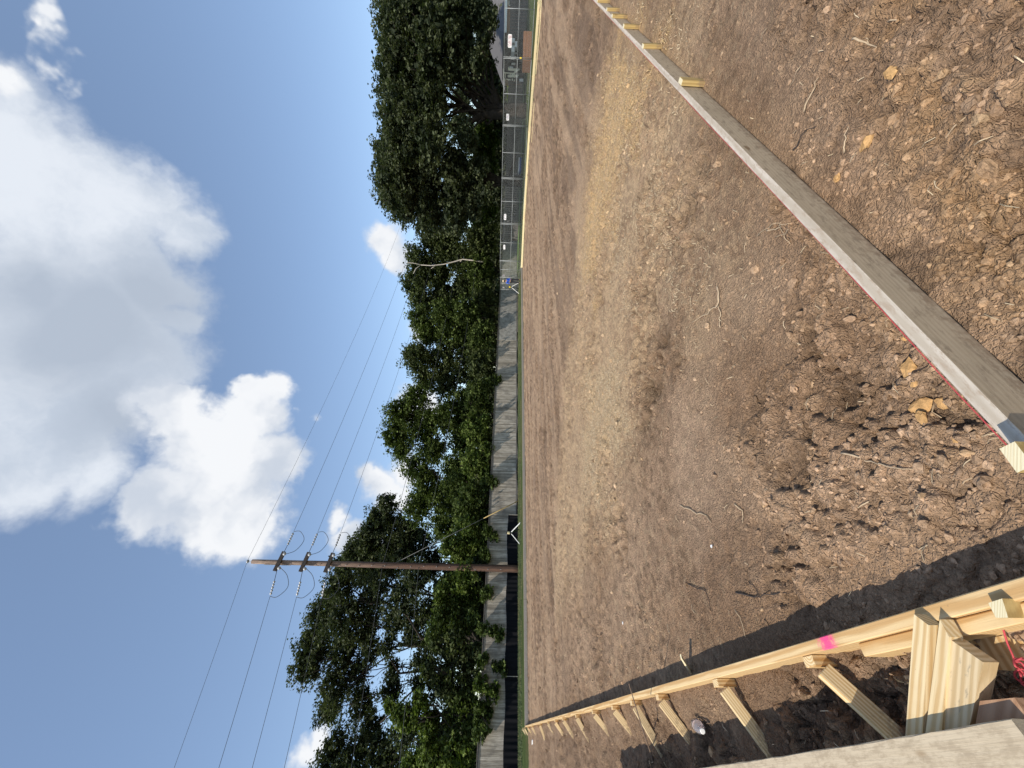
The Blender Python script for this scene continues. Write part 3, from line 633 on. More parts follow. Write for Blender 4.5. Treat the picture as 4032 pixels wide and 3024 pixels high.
# ------------------------------------------------------------------ far forms
ff = empty('formwork', v3(C1, 0)); props(ff, 'long grey weathered form board along the far side of the pad by the turf strip', 'formwork')
Lf = float(np.linalg.norm(C2-C1)); nseg = 7
for k in range(nseg):
    a = C1 + (C2-C1)*k/nseg; b = C1 + (C2-C1)*(k+1)/nseg; dd = (b-a)/np.linalg.norm(b-a)
    board('form_board', v3(a+dd*.01, ZT-.07+.006*random.random()), v3(b-dd*.01, ZT-.07+.006*random.random()), .04, .15, GREYF, ff, top_mat=WHITEW)
    for t in (.1, .5, .9):
        q = a+(b-a)*t - nR*.05
        if random.random() < .6: stake('stake', q, ff, .04, .08, ZT+random.uniform(-.02,.01), PINE2, nR)
ff = empty('formwork', v3(RF[0], 0)); props(ff, 'bright new pine form curving along the far right edge before the chain link fence', 'formwork')
for k in range(len(RF)-1):
    a, b = RF[k], RF[k+1]; dd = (b-a)/np.linalg.norm(b-a); nn = 2
    for j in range(nn):
        pa = a+(b-a)*j/nn; pb = a+(b-a)*(j+1)/nn
        board('form_board', v3(pa+dd*.005, ZT-.07), v3(pb-dd*.005, ZT-.07), .04, .17, BRIGHTF, ff, top_mat=BRIGHTF)
        q = pa - np.array([dd[1], -dd[0]])*(-.06); stake('stake', pa+np.array([-dd[1], dd[0]])*.0 + np.array([dd[1], -dd[0]])*-.05, ff, .04, .08, ZT+.03, PINE2, dd)
lb = empty('loose_boards', (0,0,0)); props(lb, 'two slim bright boards laid on the soil in front of the curved form', 'boards')
P_ = [G(2133,-30,.05), G(2127,90,.05), G(2110,290,.05)]
board('loose_board', P_[0], P_[1], .09, .04, BRIGHTF, lb); board('loose_board', P_[1], P_[2], .09, .04, BRIGHTF, lb)
P_ = [G(2104,405,.03), G(2093,560,.03)]; board('loose_board', P_[0], P_[1], .05, .03, BRIGHTF, lb)
# ------------------------------------------------------------------ board fence, silt fence
FP = np.array([-20.2, 20.9]) ; FP = FP + dR*0
def fence_pt(t): return FP + dR*t
wf = empty('board_fence', v3(FP, 0)); props(wf, 'tall weathered grey board fence behind the turf strip, vines over its top', 'fence')
me0 = None; FH = 2.15; t = -8.0; i = 0; rest = MB()
angz = math.atan2(dR[1], dR[0])
while t < 76:
    w = .1385; h = FH*(1+random.uniform(-.004, .006)); q = fence_pt(t) + nR*random.uniform(0, .006)
    if i < 296:
        if me0 is None:
            bm = bmesh.new(); bmesh.ops.create_cube(bm, size=1)
            for v in bm.verts: v.co = Vector(((v.co.x+.5)*1.0, v.co.y*.136, v.co.z*.018))
            me0 = bpy.data.meshes.new('picket'); bm.to_mesh(me0); bm.free(); me0.materials.append(PICK)
        o = bpy.data.objects.new('picket', me0); COL.objects.link(o); o.parent = wf
        Mx = Matrix(((0, dR[0], nR[0], q[0]-wf.location.x), (0, dR[1], nR[1], q[1]-wf.location.y), (h, 0, 0, .0), (0,0,0,1)))
        o.matrix_local = Mx
    else:
        rest.box((q[0]-wf.location.x, q[1]-wf.location.y, h/2), (.069, .009, h/2), Matrix.Rotation(angz, 3, 'Z'))
    t += w; i += 1
o = rest.build('far_pickets', mat_plain('grey_far_boards', (.33,.31,.28), .8, scale=3, var=.3), wf); o['kind'] = 'stuff'
for nm, off, z, w, h in (('cap_board', .0, FH+.035, .12, .035), ('trim_board', .022, FH-.05, .02, .09), ('base_board', .02, .10, .03, .2)):
    for a in np.arange(-8, 76, 12.0):
        p0 = fence_pt(a+.01)+nR*off; p1 = fence_pt(min(a+12, 76)-.01)+nR*off
        o = board(nm, v3(p0, z), v3(p1, z), w, h, mat_plain('dark_grey_trim', (.17,.15,.13), .85) if 'DGT' not in globals() else DGT, wf, bev=0); DGT = o.data.materials[0]
# silt fence of black fabric
m_, g_, b_ = mat_new('black_fabric'); b_.inputs['Base Color'].default_value = (.010,.010,.012,1); b_.inputs['Roughness'].default_value = .8; b_.inputs['Specular IOR Level'].default_value = .05
sf = empty('silt_fence', v3(FP, 0)); props(sf, 'black fabric silt fence on thin posts in front of the board fence', 'silt fence')
n = 900; tt_ = np.linspace(-7, 13.8, n); Vs = []; Fs = []
for j, tv in enumerate(tt_):
    rip = .035*math.sin(tv*9+math.sin(tv*3.1)*2)+.02*math.sin(tv*23+1)
    for k in range(5):
        z = .84*(k/4)*(1-.0*tv) * (.93+.04*math.sin(tv*1.7)) ; q = fence_pt(tv)+nR*(.16+rip*(1-.6*k/4)); Vs.append((q[0]-FP[0], q[1]-FP[1], z))
    if j: 
        for k in range(4): Fs.append([(j-1)*5+k, j*5+k, j*5+k+1, (j-1)*5+k+1])
mesh_obj('fabric', Vs, Fs, m_, sf, True)
tt_ = np.linspace(13.9, 34, 200); Vs = []; Fs = []
for j, tv in enumerate(tt_):
    q = fence_pt(tv)+nR*(.14+.02*math.sin(tv*8)); hh_ = .10+.05*math.sin(tv*1.9)
    Vs += [(q[0]-FP[0], q[1]-FP[1], 0), (q[0]-FP[0], q[1]-FP[1], hh_)]
    if j: Fs.append([2*j-2, 2*j, 2*j+1, 2*j-1])
mesh_obj('rolled_edge', Vs, Fs, m_, sf, True)
for tv in (-5.5, .1, 4.1, 13.8):
    q = fence_pt(tv)+nR*.21; board('post', v3(q, 0), v3(q, .98 if tv in (1.9,6.9) else .75), .03, .03, GREYF, sf, up=(1,0,0), bev=0)
# ------------------------------------------------------------------ chain link fence
CL = [(26.6,24.8),(23.4,29.0),(21.1,33.0),(17.8,35.0),(14.3,36.1),(11.4,37.5),(11.0,41.7),(10.7,45.9)]
CH = 2.05
def link_mesh(L, H):
    m = MB(); s = .066; r = .0019
    def seg(a, b):
        d = Vector((b[0]-a[0], 0, b[1]-a[1])).normalized(); n_ = Vector((-d.z, 0, d.x))*r; yv = Vector((0, r, 0)); A_ = Vector((a[0], 0, a[1])); B_ = Vector((b[0], 0, b[1]))
        m.add([A_-n_, A_+n_, A_+yv, B_-n_, B_+n_, B_+yv], [[0,1,4,3],[1,2,5,4],[2,0,3,5]])
    k = -H
    while k < L:
        a0, b0 = k, k+H
        x0, z0 = max(a0, 0), max(0, -k); x1, z1 = min(b0, L), min(H, L-k)
        if x1 > x0: seg((x0, z0), (x1, z1)); seg((x0, H-z0), (x1, H-z1))
        k += s
    return m
m0 = link_mesh(3.64, CH-.12); lm = m0.build('chain_link', STEEL); lme = lm.data; bpy.data.objects.remove(lm)
signs = {1: .55, 2: .22, 3: .72, 4: .25, 5: .62}
desc = ['nearest right, cut by the photo edge, brown planter showing behind it','with yellow tag on its post and a large white red-lettered sign','before the oak trunk, small white sign near its top','before the lawn and the dark garden swing','before the second oak trunk with small sign on its left','last long panel before the fence turns away','turning away towards the board fence, with a small square notice','farthest and narrowest, beside the worker in blue']
PRINT = mat_plain('purple_grey_print', (.22,.15,.25), .7, scale=60); PRINTR = mat_plain('dark_red_print', (.40,.12,.14), .7)
def text_obj(txt, size, mat, parent, M, wdt=None):
    cu = bpy.data.curves.new('lettering', 'FONT'); cu.body = txt; cu.size = size; cu.align_x = 'CENTER'; cu.align_y = 'CENTER'; cu.extrude = .0008
    ob = bpy.data.objects.new('tmp', cu); COL.objects.link(ob); bpy.context.view_layer.update()
    me = bpy.data.meshes.new_from_object(ob.evaluated_get(bpy.context.evaluated_depsgraph_get())); bpy.data.objects.remove(ob)
    me.materials.append(mat); o = bpy.data.objects.new('lettering', me); COL.objects.link(o); o.parent = parent; o.matrix_local = M; return o
for k in range(len(CL)-1):
    a = np.array(CL[k]); b = np.array(CL[k+1]); L = float(np.linalg.norm(b-a)); d = (b-a)/L
    pn = empty('fence_panel', v3(a, 0)); props(pn, 'chain link panel ' + desc[k], 'fence', 'chain link fence panels')
    pn.rotation_euler.z = math.atan2(d[1], d[0])
    def tb(name, p, q, r=.021, mt=STEEL): m = MB(); m.tube([p, q], r, 8); return m.build(name, mt, pn, True)
    tb('top_rail', (.04,0,CH), (L-.04,0,CH)); tb('middle_rail', (.04,0,CH*.53), (L-.04,0,CH*.53)); tb('bottom_rail', (.04,0,.08), (L-.04,0,.08))
    tb('post', (.04,0,0), (.04,0,CH+.05)); tb('post', (L-.04,0,0), (L-.04,0,CH+.05)); tb('centre_post', (L/2,0,.08), (L/2,0,CH))
    o = bpy.data.objects.new('chain_link', lme); COL.objects.link(o); o.parent = pn; o.scale = ((L-.02)/3.64, 1, 1); o.location = (.01, 0, .09)
    if k in (0, 1, 3, 4, 5, 6):
        xw, zw, sx, sz = {0: (L*.82,1.66,.75,.28), 1: (L*.86,1.7,.5,.22), 2: (L*.55,1.7,.62,.24), 3: (L*.85,1.7,.5,.2), 4: (L*.62,1.7,.4,.18), 5: (L*.86,1.72,.4,.2), 6: (L*.8,1.72,.5,.2)}[k]
        sg = empty('sign', (0,0,0), label=['large white rounded sign with faded red lettering on the chain link','narrow white sign with purple print by the oak trunk','','small white sign with torn corner near the right hand post','small white printed sign high on the chain link by the green hedge','plain white sign on the last long chain link panel','square white notice on the panel turning away'][k], cat='sign', group='small signs tied to the chain link fence')
        yoff = .035 if True else 0
        sg.matrix_world = Matrix.Translation(v3(a, 0)) @ Matrix.Rotation(math.atan2(d[1], d[0]), 4, 'Z') @ Matrix.Translation((xw, yoff, zw))
        mm = MB(); n_ = 24; 
        prof = []
        for q in range(n_):
            an = 2*math.pi*q/n_; ca, sa = math.cos(an), math.sin(an); prof.append((sx*.5*math.copysign(abs(ca)**.3, ca), sz*.5*math.copysign(abs(sa)**.3, sa)))
        mm.add([(x, -.002, z) for x, z in prof]+[(x, .002, z) for x, z in prof], [list(range(n_)), [n_+q for q in range(n_)][::-1]]+[[q, n_+q, n_+(q+1)%n_, (q+1)%n_] for q in range(n_)])
        mm.build('sign_plate', WHITEP, sg)
        for rr2 in range(3):                                # unreadable lines of print
            mm = MB(); xx = -sx*.42
            while xx < sx*.36:
                ww = random.uniform(.02, .06)
                if random.random() < .8: mm.box((xx+ww/2, .006, sz*(.28-.28*rr2)), (ww/2*.8, .002, sz*.09*random.uniform(.6,1.2)))
                xx += ww+.01
            mm.build('print_line', PRINTR if k == 0 else PRINT, sg)['kind'] = 'stuff'
    if k == 0: pass
m = MB(); q = CL[1]; m.lathe([(.02,0),(.06,.02),(.05,.12),(.03,.14)], 8, None, (q[0], q[1]-.03, .78)); o = m.build('yellow_ribbon', YELLOWP); props(o, 'yellow ribbon knotted round a chain link post', 'ribbon')
# ------------------------------------------------------------------ utility pole and wires
PB = A(2043, 2240, 27.1); PB[2] = 0; topz = float(A(993, 2211, 27.1)[2])
PT = A(993, 2211, 27.1)
up_ = empty('utility_pole', v3(PB, 0)); props(up_, 'tall brown wooden utility pole with three levels of insulators beside the black silt fence', 'utility pole')
m_, g_, b_ = mat_new('old_pole_wood'); tc2 = g_.n('ShaderNodeTexCoord').outputs['Object']; mp = g_.n('ShaderNodeMapping'); g_.put(mp.inputs[0], tc2); mp.inputs['Scale'].default_value = (9, 9, .7)
fa = g_.noise(mp.outputs[0], 1.6, 6, .7); sx = g_.n('ShaderNodeSeparateXYZ'); g_.put(sx.inputs[0], tc2)
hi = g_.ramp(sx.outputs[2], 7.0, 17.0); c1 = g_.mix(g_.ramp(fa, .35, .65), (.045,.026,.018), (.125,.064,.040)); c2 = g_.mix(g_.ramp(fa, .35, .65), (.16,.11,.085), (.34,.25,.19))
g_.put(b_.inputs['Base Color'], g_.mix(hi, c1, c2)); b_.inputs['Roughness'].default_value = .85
bn = g_.n('ShaderNodeBump'); bn.inputs['Strength'].default_value = 1; bn.inputs['Distance'].default_value = .02; g_.put(bn.inputs['Height'], fa); g_.put(b_.inputs['Normal'], bn.outputs[0]); POLEM = m_
dx, dy = float(PT[0]-PB[0]), float(PT[1]-PB[1])
poleat = lambda z: Vector((PB[0]+dx*z/topz, PB[1]+dy*z/topz, z))
loc = lambda v: Vector(v)-Vector((PB[0], PB[1], 0))
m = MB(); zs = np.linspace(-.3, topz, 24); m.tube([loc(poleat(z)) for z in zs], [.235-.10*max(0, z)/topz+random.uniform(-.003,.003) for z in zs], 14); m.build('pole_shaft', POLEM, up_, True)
INS = mat_plain('grey_porcelain', (.40,.41,.43), .25, var=.1, spec=.6); DARKM = mat_plain('dark_wood_arm', (.055,.045,.04), .8, var=.3); WIREM = mat_plain('dark_wire', (.07,.075,.08), .6)
GREYW = mat_plain('grey_wire', (.22,.22,.22), .6)
D3 = Vector((float(dR[0]), float(dR[1]), 0))
levels = [float(A(1106, 2221, 27.1)[2]), float(A(1205, 2224, 27.1)[2]), float(A(1300, 2229, 27.1)[2])]
WALL = []
for li, z in enumerate(levels):
    c = poleat(z); arm = MB(); side = Vector((D3.y, -D3.x, 0))
    R_ = Matrix.Rotation(angz, 3, 'Z') @ Matrix.Rotation(.12, 3, 'Y')
    arm.box(loc(c+side*.24), (.62, .05, .12), R_); arm.build('crossarm', DARKM, up_)
    for s_ in (-1, 1):
        ea = c + D3*s_*.25 + Vector((0,0,.10))
        st = c + D3*s_*1.15 + Vector((0,0,-.02)); en = c + D3*s_*2.05+Vector((0,0,-.10))
        rod = MB(); rod.tube([loc(ea), loc(st)], .018, 6); rod.build('link_rod', DARKM, up_)
        q = MB(); n_ = 5
        dirv = (en-st).normalized(); Rq = dirv.to_track_quat('Z', 'Y').to_matrix()
        for j in range(n_): q.lathe([(.03,0),(.082,.03),(.07,.06),(.025,.16)], 10, Rq, loc(st+dirv*(.17*j)))
        q.build('insulator_string', INS, up_, True)
        WALL.append((li, s_, en))
        pv = c + side*.30 + D3*s_*.45 + Vector((0,0,-.28))
        q = MB(); q.lathe([(.04,0),(.11,.05),(.09,.16),(.03,.2)], 10, Matrix.Rotation(math.pi, 3, 'X'), loc(pv+Vector((0,0,.2)))); q.build('pin_insulator', INS, up_, True)
        jp = smooth_pts([en, en+D3*s_*.02+Vector((0,0,-.45)), c+D3*s_*1.5+Vector((0,0,-1.0)), c+D3*s_*.8+Vector((0,0,-.7)), pv], 6)
        q = MB(); q.tube([loc(p) for p in jp], .017, 5); q.build('jumper_wire', WIREM, up_, True)
q = MB(); q.lathe([(.02,0),(.10,.03),(.12,.09),(.06,.14)], 10, None, loc(poleat(topz)+Vector((0,0,.22)))); q.tube([loc(poleat(topz-.3)), loc(poleat(topz)+Vector((0,0,.24)))], .02, 6); q.build('top_insulator', INS, up_, True)
q = MB(); q.tube([loc(poleat(z)+Vector((-.10-.06*math.sin(0),-.17,0))) for z in np.linspace(topz-2.6, topz-.9, 4)], .02, 6); q.build('conduit', GREYW, up_)
q = MB()
for z in np.linspace(1.2, 14, 16): p = poleat(z)+Vector((random.uniform(-.12,.12), -.22, 0)); q.box(loc(p), (.02,.02,.03))
q.build('pole_tags', GREYW, up_)['kind'] = 'stuff'
def wire(p, s_, span, sag, r=.010, n=40, mt=WIREM, label=''):
    P = []; e = p + D3*s_*span
    for i in range(n+1):
        t = i/n; t = t**1.5; q = p.lerp(e, t); q.z -= 4*sag*t*(1-t); P.append(q)
    m = MB(); m.tube(P, r, 5); o = m.build('power_line', mt, None, True); props(o, label, 'wire'); return o
nm = ['topmost', 'second', 'third']
for li, s_, en in WALL:
    o = wire(en, s_, 78, 1.6, .012, label=('%s power wire running %s from the pole' % (['upper insulated', 'middle insulated', 'lower insulated'][li], 'right over the trees' if s_ > 0 else 'left out of the picture')))
tp = poleat(topz)+Vector((0,0,.33))
wire(tp, 1, 80, 1.6, .009, label='thin highest wire running right from the pole top'); wire(tp, -1, 80, 1.6, .009, label='thin highest wire running left from the pole top')
for z_, nm_ in ((float(A(1508, 2244, 27.1)[2]), 'faint cable low across the dark oak'), (float(A(1650, 2250, 27.1)[2]), 'lowest cable crossing the bright bushes')):
    wire(poleat(z_)+Vector((0,-.2,0)), -1, 70, 1.2, .014, label=nm_+' left of the pole'); wire(poleat(z_)+Vector((0,-.2,0)), 1, 75, 1.4, .014, label=nm_+' right of the pole')
gw = empty('guy_wire', v3(G(2036, 1972, .05), 0)); props(gw, 'slanting guy wire with tan plastic guard anchored right of the pole', 'guy wire')
ga = A(2037, 1972, 29.5); ga = Vector((float(ga[0]), float(ga[1]), .05)); gb = poleat(float(A(1538, 2206, 27.1)[2])); go = Vector(gw.location)
m = MB(); m.tube([ga-go, gb-go], .012, 5); m.build('cable', GREYW, gw, True)
m = MB(); m.tube([ga-go, ga.lerp(gb, .29)-go], .035, 8); m.build('guard', mat_plain('tan_guard', (.42,.30,.12), .6), gw, True)
# ------------------------------------------------------------------ trees
m_, g_, b_ = mat_new('leaves'); at = g_.n('ShaderNodeVertexColor', layer_name='col').outputs[0]
g_.put(b_.inputs['Base Color'], at); b_.inputs['Roughness'].default_value = .65; b_.inputs['Specular IOR Level'].default_value = .15
tr_ = g_.n('ShaderNodeBsdfTranslucent'); g_.put(tr_.inputs[0], g_.mix(1.0, at, (1.1,1.3,.6), 'MULTIPLY')); mx = g_.n('ShaderNodeMixShader'); mx.inputs[0].default_value = .25
m_.node_tree.links.new(b_.outputs[0], mx.inputs[1]); m_.node_tree.links.new(tr_.outputs[0], mx.inputs[2]); m_.node_tree.links.new(mx.outputs[0], [n for n in m_.node_tree.nodes if n.type == 'OUTPUT_MATERIAL'][0].inputs[0]); LEAFM = m_
LV = np.array([[0,-.55,0],[.40,0,.12],[0,.55,0],[-.40,0,.12]]); LQ = np.array([[0,1,2,3]])
def foliage(name, lobes, dens_, lsize, cols, parent, clump=.5, flat=.8, spray=0.0):
    "lobes: (x,y,z,r) in world metres; clumps of leaf-sized faces spread in the outer two thirds of each lobe"
    P = []; C_ = []
    for (cx, cy, cz, r) in lobes:
        nc = max(8, int(dens_*1.75*r*r)); d = rng.normal(0, 1, (nc, 3)); d /= np.linalg.norm(d, axis=1)[:, None]
        rad = r*(.35+.65*rng.uniform(0, 1, nc)**.45)*(1+.16*rng.normal(0, 1, nc)*1.0)
        cc = np.array([cx, cy, cz]) + d*rad[:, None]*np.array([1, 1, flat])
        shade = rng.uniform(0, 1, nc); nl = 26
        crad = clump*rng.uniform(.45, 1.25, nc)
        off = rng.normal(0, .5, (nc, nl, 3))*crad[:, None, None]; off[..., 2] *= .75
        if spray: off[..., 2] += spray*np.abs(rng.normal(0, 1, (nc, nl)))*(d[:, None, 2] > 0)
        pp = (cc[:, None]+off).reshape(-1, 3); P.append(pp)
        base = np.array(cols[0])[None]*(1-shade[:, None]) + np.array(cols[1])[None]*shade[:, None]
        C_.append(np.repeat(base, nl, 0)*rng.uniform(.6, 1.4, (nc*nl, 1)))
    nb = sum(len(p) for p in P)
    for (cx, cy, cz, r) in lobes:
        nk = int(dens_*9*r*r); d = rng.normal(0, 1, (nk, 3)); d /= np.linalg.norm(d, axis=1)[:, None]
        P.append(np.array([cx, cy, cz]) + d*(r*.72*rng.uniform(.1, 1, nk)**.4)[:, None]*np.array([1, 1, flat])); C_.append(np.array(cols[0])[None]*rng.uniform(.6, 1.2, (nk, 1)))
    P = np.concatenate(P); C_ = np.concatenate(C_); big_ = np.arange(len(P)) >= nb; ok = P[:, 2] > .05; P = P[ok]; C_ = C_[ok]; big_ = big_[ok]; n = len(P)
    sc = (lsize*1.3*rng.uniform(.6, 1.4, n)*np.where(big_, 2.0, 1.0))[:, None]*np.ones((1, 3)); R = rand_rot(n, .75)
    VV = np.einsum('nij,nkj->nki', R, LV[None]*sc[:, None, :])+P[:, None, :]; QQ = (LQ[None]+(np.arange(n)*4)[:, None, None]).reshape(-1, 4)
    o = np_mesh(name, VV.reshape(-1, 3), QQ, LEAFM, parent, col=np.repeat(C_, 4, 0)); return o, n
TOTAL = [0]
BARK = mat_plain('tree_bark', (.030,.023,.018), .95, scale=3, var=.5, bump=.03)
def limb(m, a, b, ra, rb, wig=.06, n=8):
    a, b = Vector(a), Vector(b); L = (b-a).length; pts = []
    for i in range(n+1):
        t = i/n; p = a.lerp(b, t) + Vector((random.gauss(0,1), random.gauss(0,1), random.gauss(0,.6)))*L*wig*math.sin(math.pi*t)*.6
        p.z += L*.08*math.sin(math.pi*t); pts.append(p)
    m.tube(pts, [ra+(rb-ra)*i/n for i in range(n+1)], 7); return pts
def tree(label, lobes_px, Yd, trunk_y, cols, dens_, lsize=.17, trunk_r=.35, depth=.5, clump=.5, name='tree', cat='tree', split=2.2, fork=True, spray=0, big=(), deep=0):
    base = A(2043, trunk_y, Yd); bx, by = float(base[0]), float(base[1])
    T = empty('%s' % name, (bx, by, 0), label=label, cat=cat)
    lob = []
    for k, (x, y, r) in enumerate(lobes_px):
        rm = r*K*Yd/F; p = A(x*K, y*K, Yd + rm*random.uniform(-depth, depth)); lob.append((float(p[0])-bx, float(p[1])-by, float(p[2]), rm))
        if deep:
            for s_ in (-1, 1):
                dY = s_*deep*random.uniform(.6, 1.2); p = A(x*K, y*K, Yd + dY); lob.append((float(p[0])-bx, float(p[1])-by, float(p[2]), rm*.85))
    o, n = foliage('crown', lob, dens_, lsize, cols, T, clump, spray=spray); TOTAL[0] += n
    m = MB(); zf = min(split, max(.6, min(l[2] for l in lob)))
    limb(m, (0,0,-.2), (.1,.1,zf), trunk_r*1.25, trunk_r*.9, .02, 5)
    for li_, (lx, ly, lz, lr) in enumerate(lob):
        if li_ % 3 == 0: limb(m, (.1,.1,zf*.9), (lx, ly, lz), trunk_r*.30, .04, .10)
        for _ in range(3):
            dv = Vector((random.gauss(0,1), random.gauss(0,1), random.gauss(0,1))).normalized()*lr*.85; c = Vector((lx, ly, lz)); limb(m, c.lerp(Vector((0,0,zf)), .25), c+dv, .04, .015, .05, 4)
    for (a, b, ra) in big:
        pa = A(a[0]*K, a[1]*K, Yd); pb = A(b[0]*K, b[1]*K, Yd); limb(m, (pa[0]-bx, pa[1]-by, pa[2]), (pb[0]-bx, pb[1]-by, pb[2]), ra, ra*.6, .04)
    m.build('trunk', BARK, T, True); return T
OAKC = ((.040,.052,.028), (.105,.120,.062)); GRN = ((.048,.070,.020), (.120,.155,.045)); BRT = ((.060,.092,.020), (.155,.195,.052)); MIDC = ((.045,.060,.026), (.110,.130,.050))
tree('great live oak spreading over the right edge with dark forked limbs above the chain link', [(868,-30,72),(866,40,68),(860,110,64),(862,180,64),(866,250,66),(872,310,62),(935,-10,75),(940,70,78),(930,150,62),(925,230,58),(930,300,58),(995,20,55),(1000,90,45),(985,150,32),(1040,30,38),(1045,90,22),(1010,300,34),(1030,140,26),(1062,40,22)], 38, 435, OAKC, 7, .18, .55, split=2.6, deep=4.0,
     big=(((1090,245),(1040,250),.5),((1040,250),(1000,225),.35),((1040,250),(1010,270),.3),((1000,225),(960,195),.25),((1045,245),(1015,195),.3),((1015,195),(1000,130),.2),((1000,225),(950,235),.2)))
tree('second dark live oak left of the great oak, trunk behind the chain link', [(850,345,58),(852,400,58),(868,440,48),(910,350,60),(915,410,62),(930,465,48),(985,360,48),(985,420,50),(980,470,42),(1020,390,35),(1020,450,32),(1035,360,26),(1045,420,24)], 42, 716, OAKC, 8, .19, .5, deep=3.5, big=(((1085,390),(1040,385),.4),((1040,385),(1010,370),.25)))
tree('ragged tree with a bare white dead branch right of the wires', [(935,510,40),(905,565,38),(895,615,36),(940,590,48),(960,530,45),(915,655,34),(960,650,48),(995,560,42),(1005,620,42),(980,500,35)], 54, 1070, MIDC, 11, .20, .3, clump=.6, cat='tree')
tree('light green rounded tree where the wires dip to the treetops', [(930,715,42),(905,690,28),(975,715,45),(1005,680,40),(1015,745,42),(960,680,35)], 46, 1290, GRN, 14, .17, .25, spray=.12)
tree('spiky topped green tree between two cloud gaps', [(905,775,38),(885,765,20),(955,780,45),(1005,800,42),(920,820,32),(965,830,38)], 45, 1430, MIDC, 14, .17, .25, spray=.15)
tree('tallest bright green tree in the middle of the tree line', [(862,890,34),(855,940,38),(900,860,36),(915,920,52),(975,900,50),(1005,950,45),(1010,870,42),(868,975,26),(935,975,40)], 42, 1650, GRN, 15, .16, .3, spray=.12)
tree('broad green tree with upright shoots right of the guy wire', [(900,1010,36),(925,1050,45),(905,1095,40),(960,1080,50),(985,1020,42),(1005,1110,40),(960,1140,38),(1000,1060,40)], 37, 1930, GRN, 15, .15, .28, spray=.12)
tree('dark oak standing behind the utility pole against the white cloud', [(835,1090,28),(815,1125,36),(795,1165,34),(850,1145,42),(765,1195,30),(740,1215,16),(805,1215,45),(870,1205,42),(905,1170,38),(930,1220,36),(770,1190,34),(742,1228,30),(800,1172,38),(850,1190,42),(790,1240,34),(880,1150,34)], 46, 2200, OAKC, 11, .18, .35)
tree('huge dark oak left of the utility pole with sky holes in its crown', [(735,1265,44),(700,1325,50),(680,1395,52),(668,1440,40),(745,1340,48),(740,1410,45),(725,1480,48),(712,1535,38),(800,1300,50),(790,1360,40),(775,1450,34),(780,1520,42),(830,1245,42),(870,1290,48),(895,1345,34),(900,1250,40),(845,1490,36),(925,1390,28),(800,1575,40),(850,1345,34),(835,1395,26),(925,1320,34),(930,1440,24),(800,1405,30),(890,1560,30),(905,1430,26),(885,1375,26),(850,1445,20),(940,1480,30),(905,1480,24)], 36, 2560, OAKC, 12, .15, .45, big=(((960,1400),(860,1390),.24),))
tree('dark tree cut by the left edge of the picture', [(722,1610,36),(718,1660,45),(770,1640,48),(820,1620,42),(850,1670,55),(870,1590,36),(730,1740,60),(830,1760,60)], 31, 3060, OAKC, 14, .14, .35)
sh = [  # understory: label, lobes, depth, colours
 ('sunlit yellow green bush beneath the great oak, right of its fork', [(1045,282,26),(1035,315,30),(1062,300,18)], 52, BRT),
 ('shaded bush hiding the foot of the great oak and part of the roof', [(1052,195,20),(1058,150,18),(1045,225,16)], 50, MIDC),
 ('bright bush glowing between the two oak trunks', [(1040,345,30),(1060,365,20)], 52, BRT),
 ('green bush in the shade just left of the second oak trunk', [(1045,430,26),(1062,455,18),(1035,475,22)], 52, BRT),
 ('olive bush reaching down to the fence under the cloud gap', [(1030,520,35),(1062,505,18),(1060,540,18)], 52, MIDC),
 ('bush behind the white dead branch and above the worker', [(1030,580,32),(1058,590,20),(1040,625,28)], 50, GRN),
 ('dark bush above the fence left of the worker', [(1035,665,32),(1060,650,18),(1058,690,18)], 47, MIDC),
 ('green bush below the rounded light tree', [(1038,725,30),(1058,745,18)], 45, GRN),
 ('deep green bush below the spiky topped tree', [(1032,785,32),(1055,805,18),(1056,770,18)], 43, MIDC),
 ('bush with drooping shoots at the middle of the board fence', [(1030,855,32),(1052,875,18),(1050,835,18)], 40, GRN),
 ('bright thicket beneath the tallest green tree', [(1025,925,34),(1050,945,20),(1050,905,16)], 38, BRT),
 ('bush sprawling over the fence where the silt fence begins', [(1020,1000,34),(1048,1020,20),(1050,975,18)], 36, BRT),
 ('tangled bush crossed by the guy wire', [(1015,1080,34),(1042,1100,22),(1045,1060,18)], 33.5, GRN),
 ('leafy bush hanging low just right of the pole', [(1010,1150,32),(1040,1180,24),(975,1180,30),(1000,1200,28)], 31.5, BRT),
 ('bright feathery bush just left of the pole', [(985,1265,30),(1010,1240,28),(960,1290,25),(1020,1290,24)], 30, BRT),
 ('sprawling bush with arching shoots under the huge oak', [(960,1340,32),(1000,1345,34),(1028,1330,18),(940,1370,24)], 29, GRN),
 ('rounded bush in front of the low sky hole', [(975,1405,32),(1010,1425,28),(945,1400,18),(1030,1400,16)], 28, MIDC),
 ('tall dark bush with deep shade at its foot', [(960,1470,34),(1005,1480,30),(925,1450,18),(1028,1460,14)], 27.5, MIDC),
 ('yellow green shoot topped bush left of the huge oak', [(870,1545,26),(905,1520,26),(930,1560,32),(840,1530,14)], 27, BRT),
 ('low bush against the fence near the left edge', [(985,1540,34),(1018,1560,22),(1022,1520,14)], 26.5, GRN),
 ('bright bush over the fence at the left edge of the picture', [(990,1620,38),(930,1625,36),(1020,1650,24),(960,1690,50),(900,1660,36)], 25.5, BRT)]
for lab, lob, Yd, cl in sh:
    r3 = ray(2000, lob[0][1]*K); Yf = float((nR@FP)/(nR@r3[:2])*r3[1])
    if lob[0][1] > 560: Yd = Yf + .9
    lob = lob + [(lob[0][0]+12, lob[0][1]+random.uniform(-25, 25), lob[0][2]*.8)]
    tree(lab, lob, Yd, lob[0][1]*K, cl, 24 if Yd < 34 else 18, .105+.0014*Yd, .07, clump=.36, name='bush', cat='bush', split=.9, spray=.10)
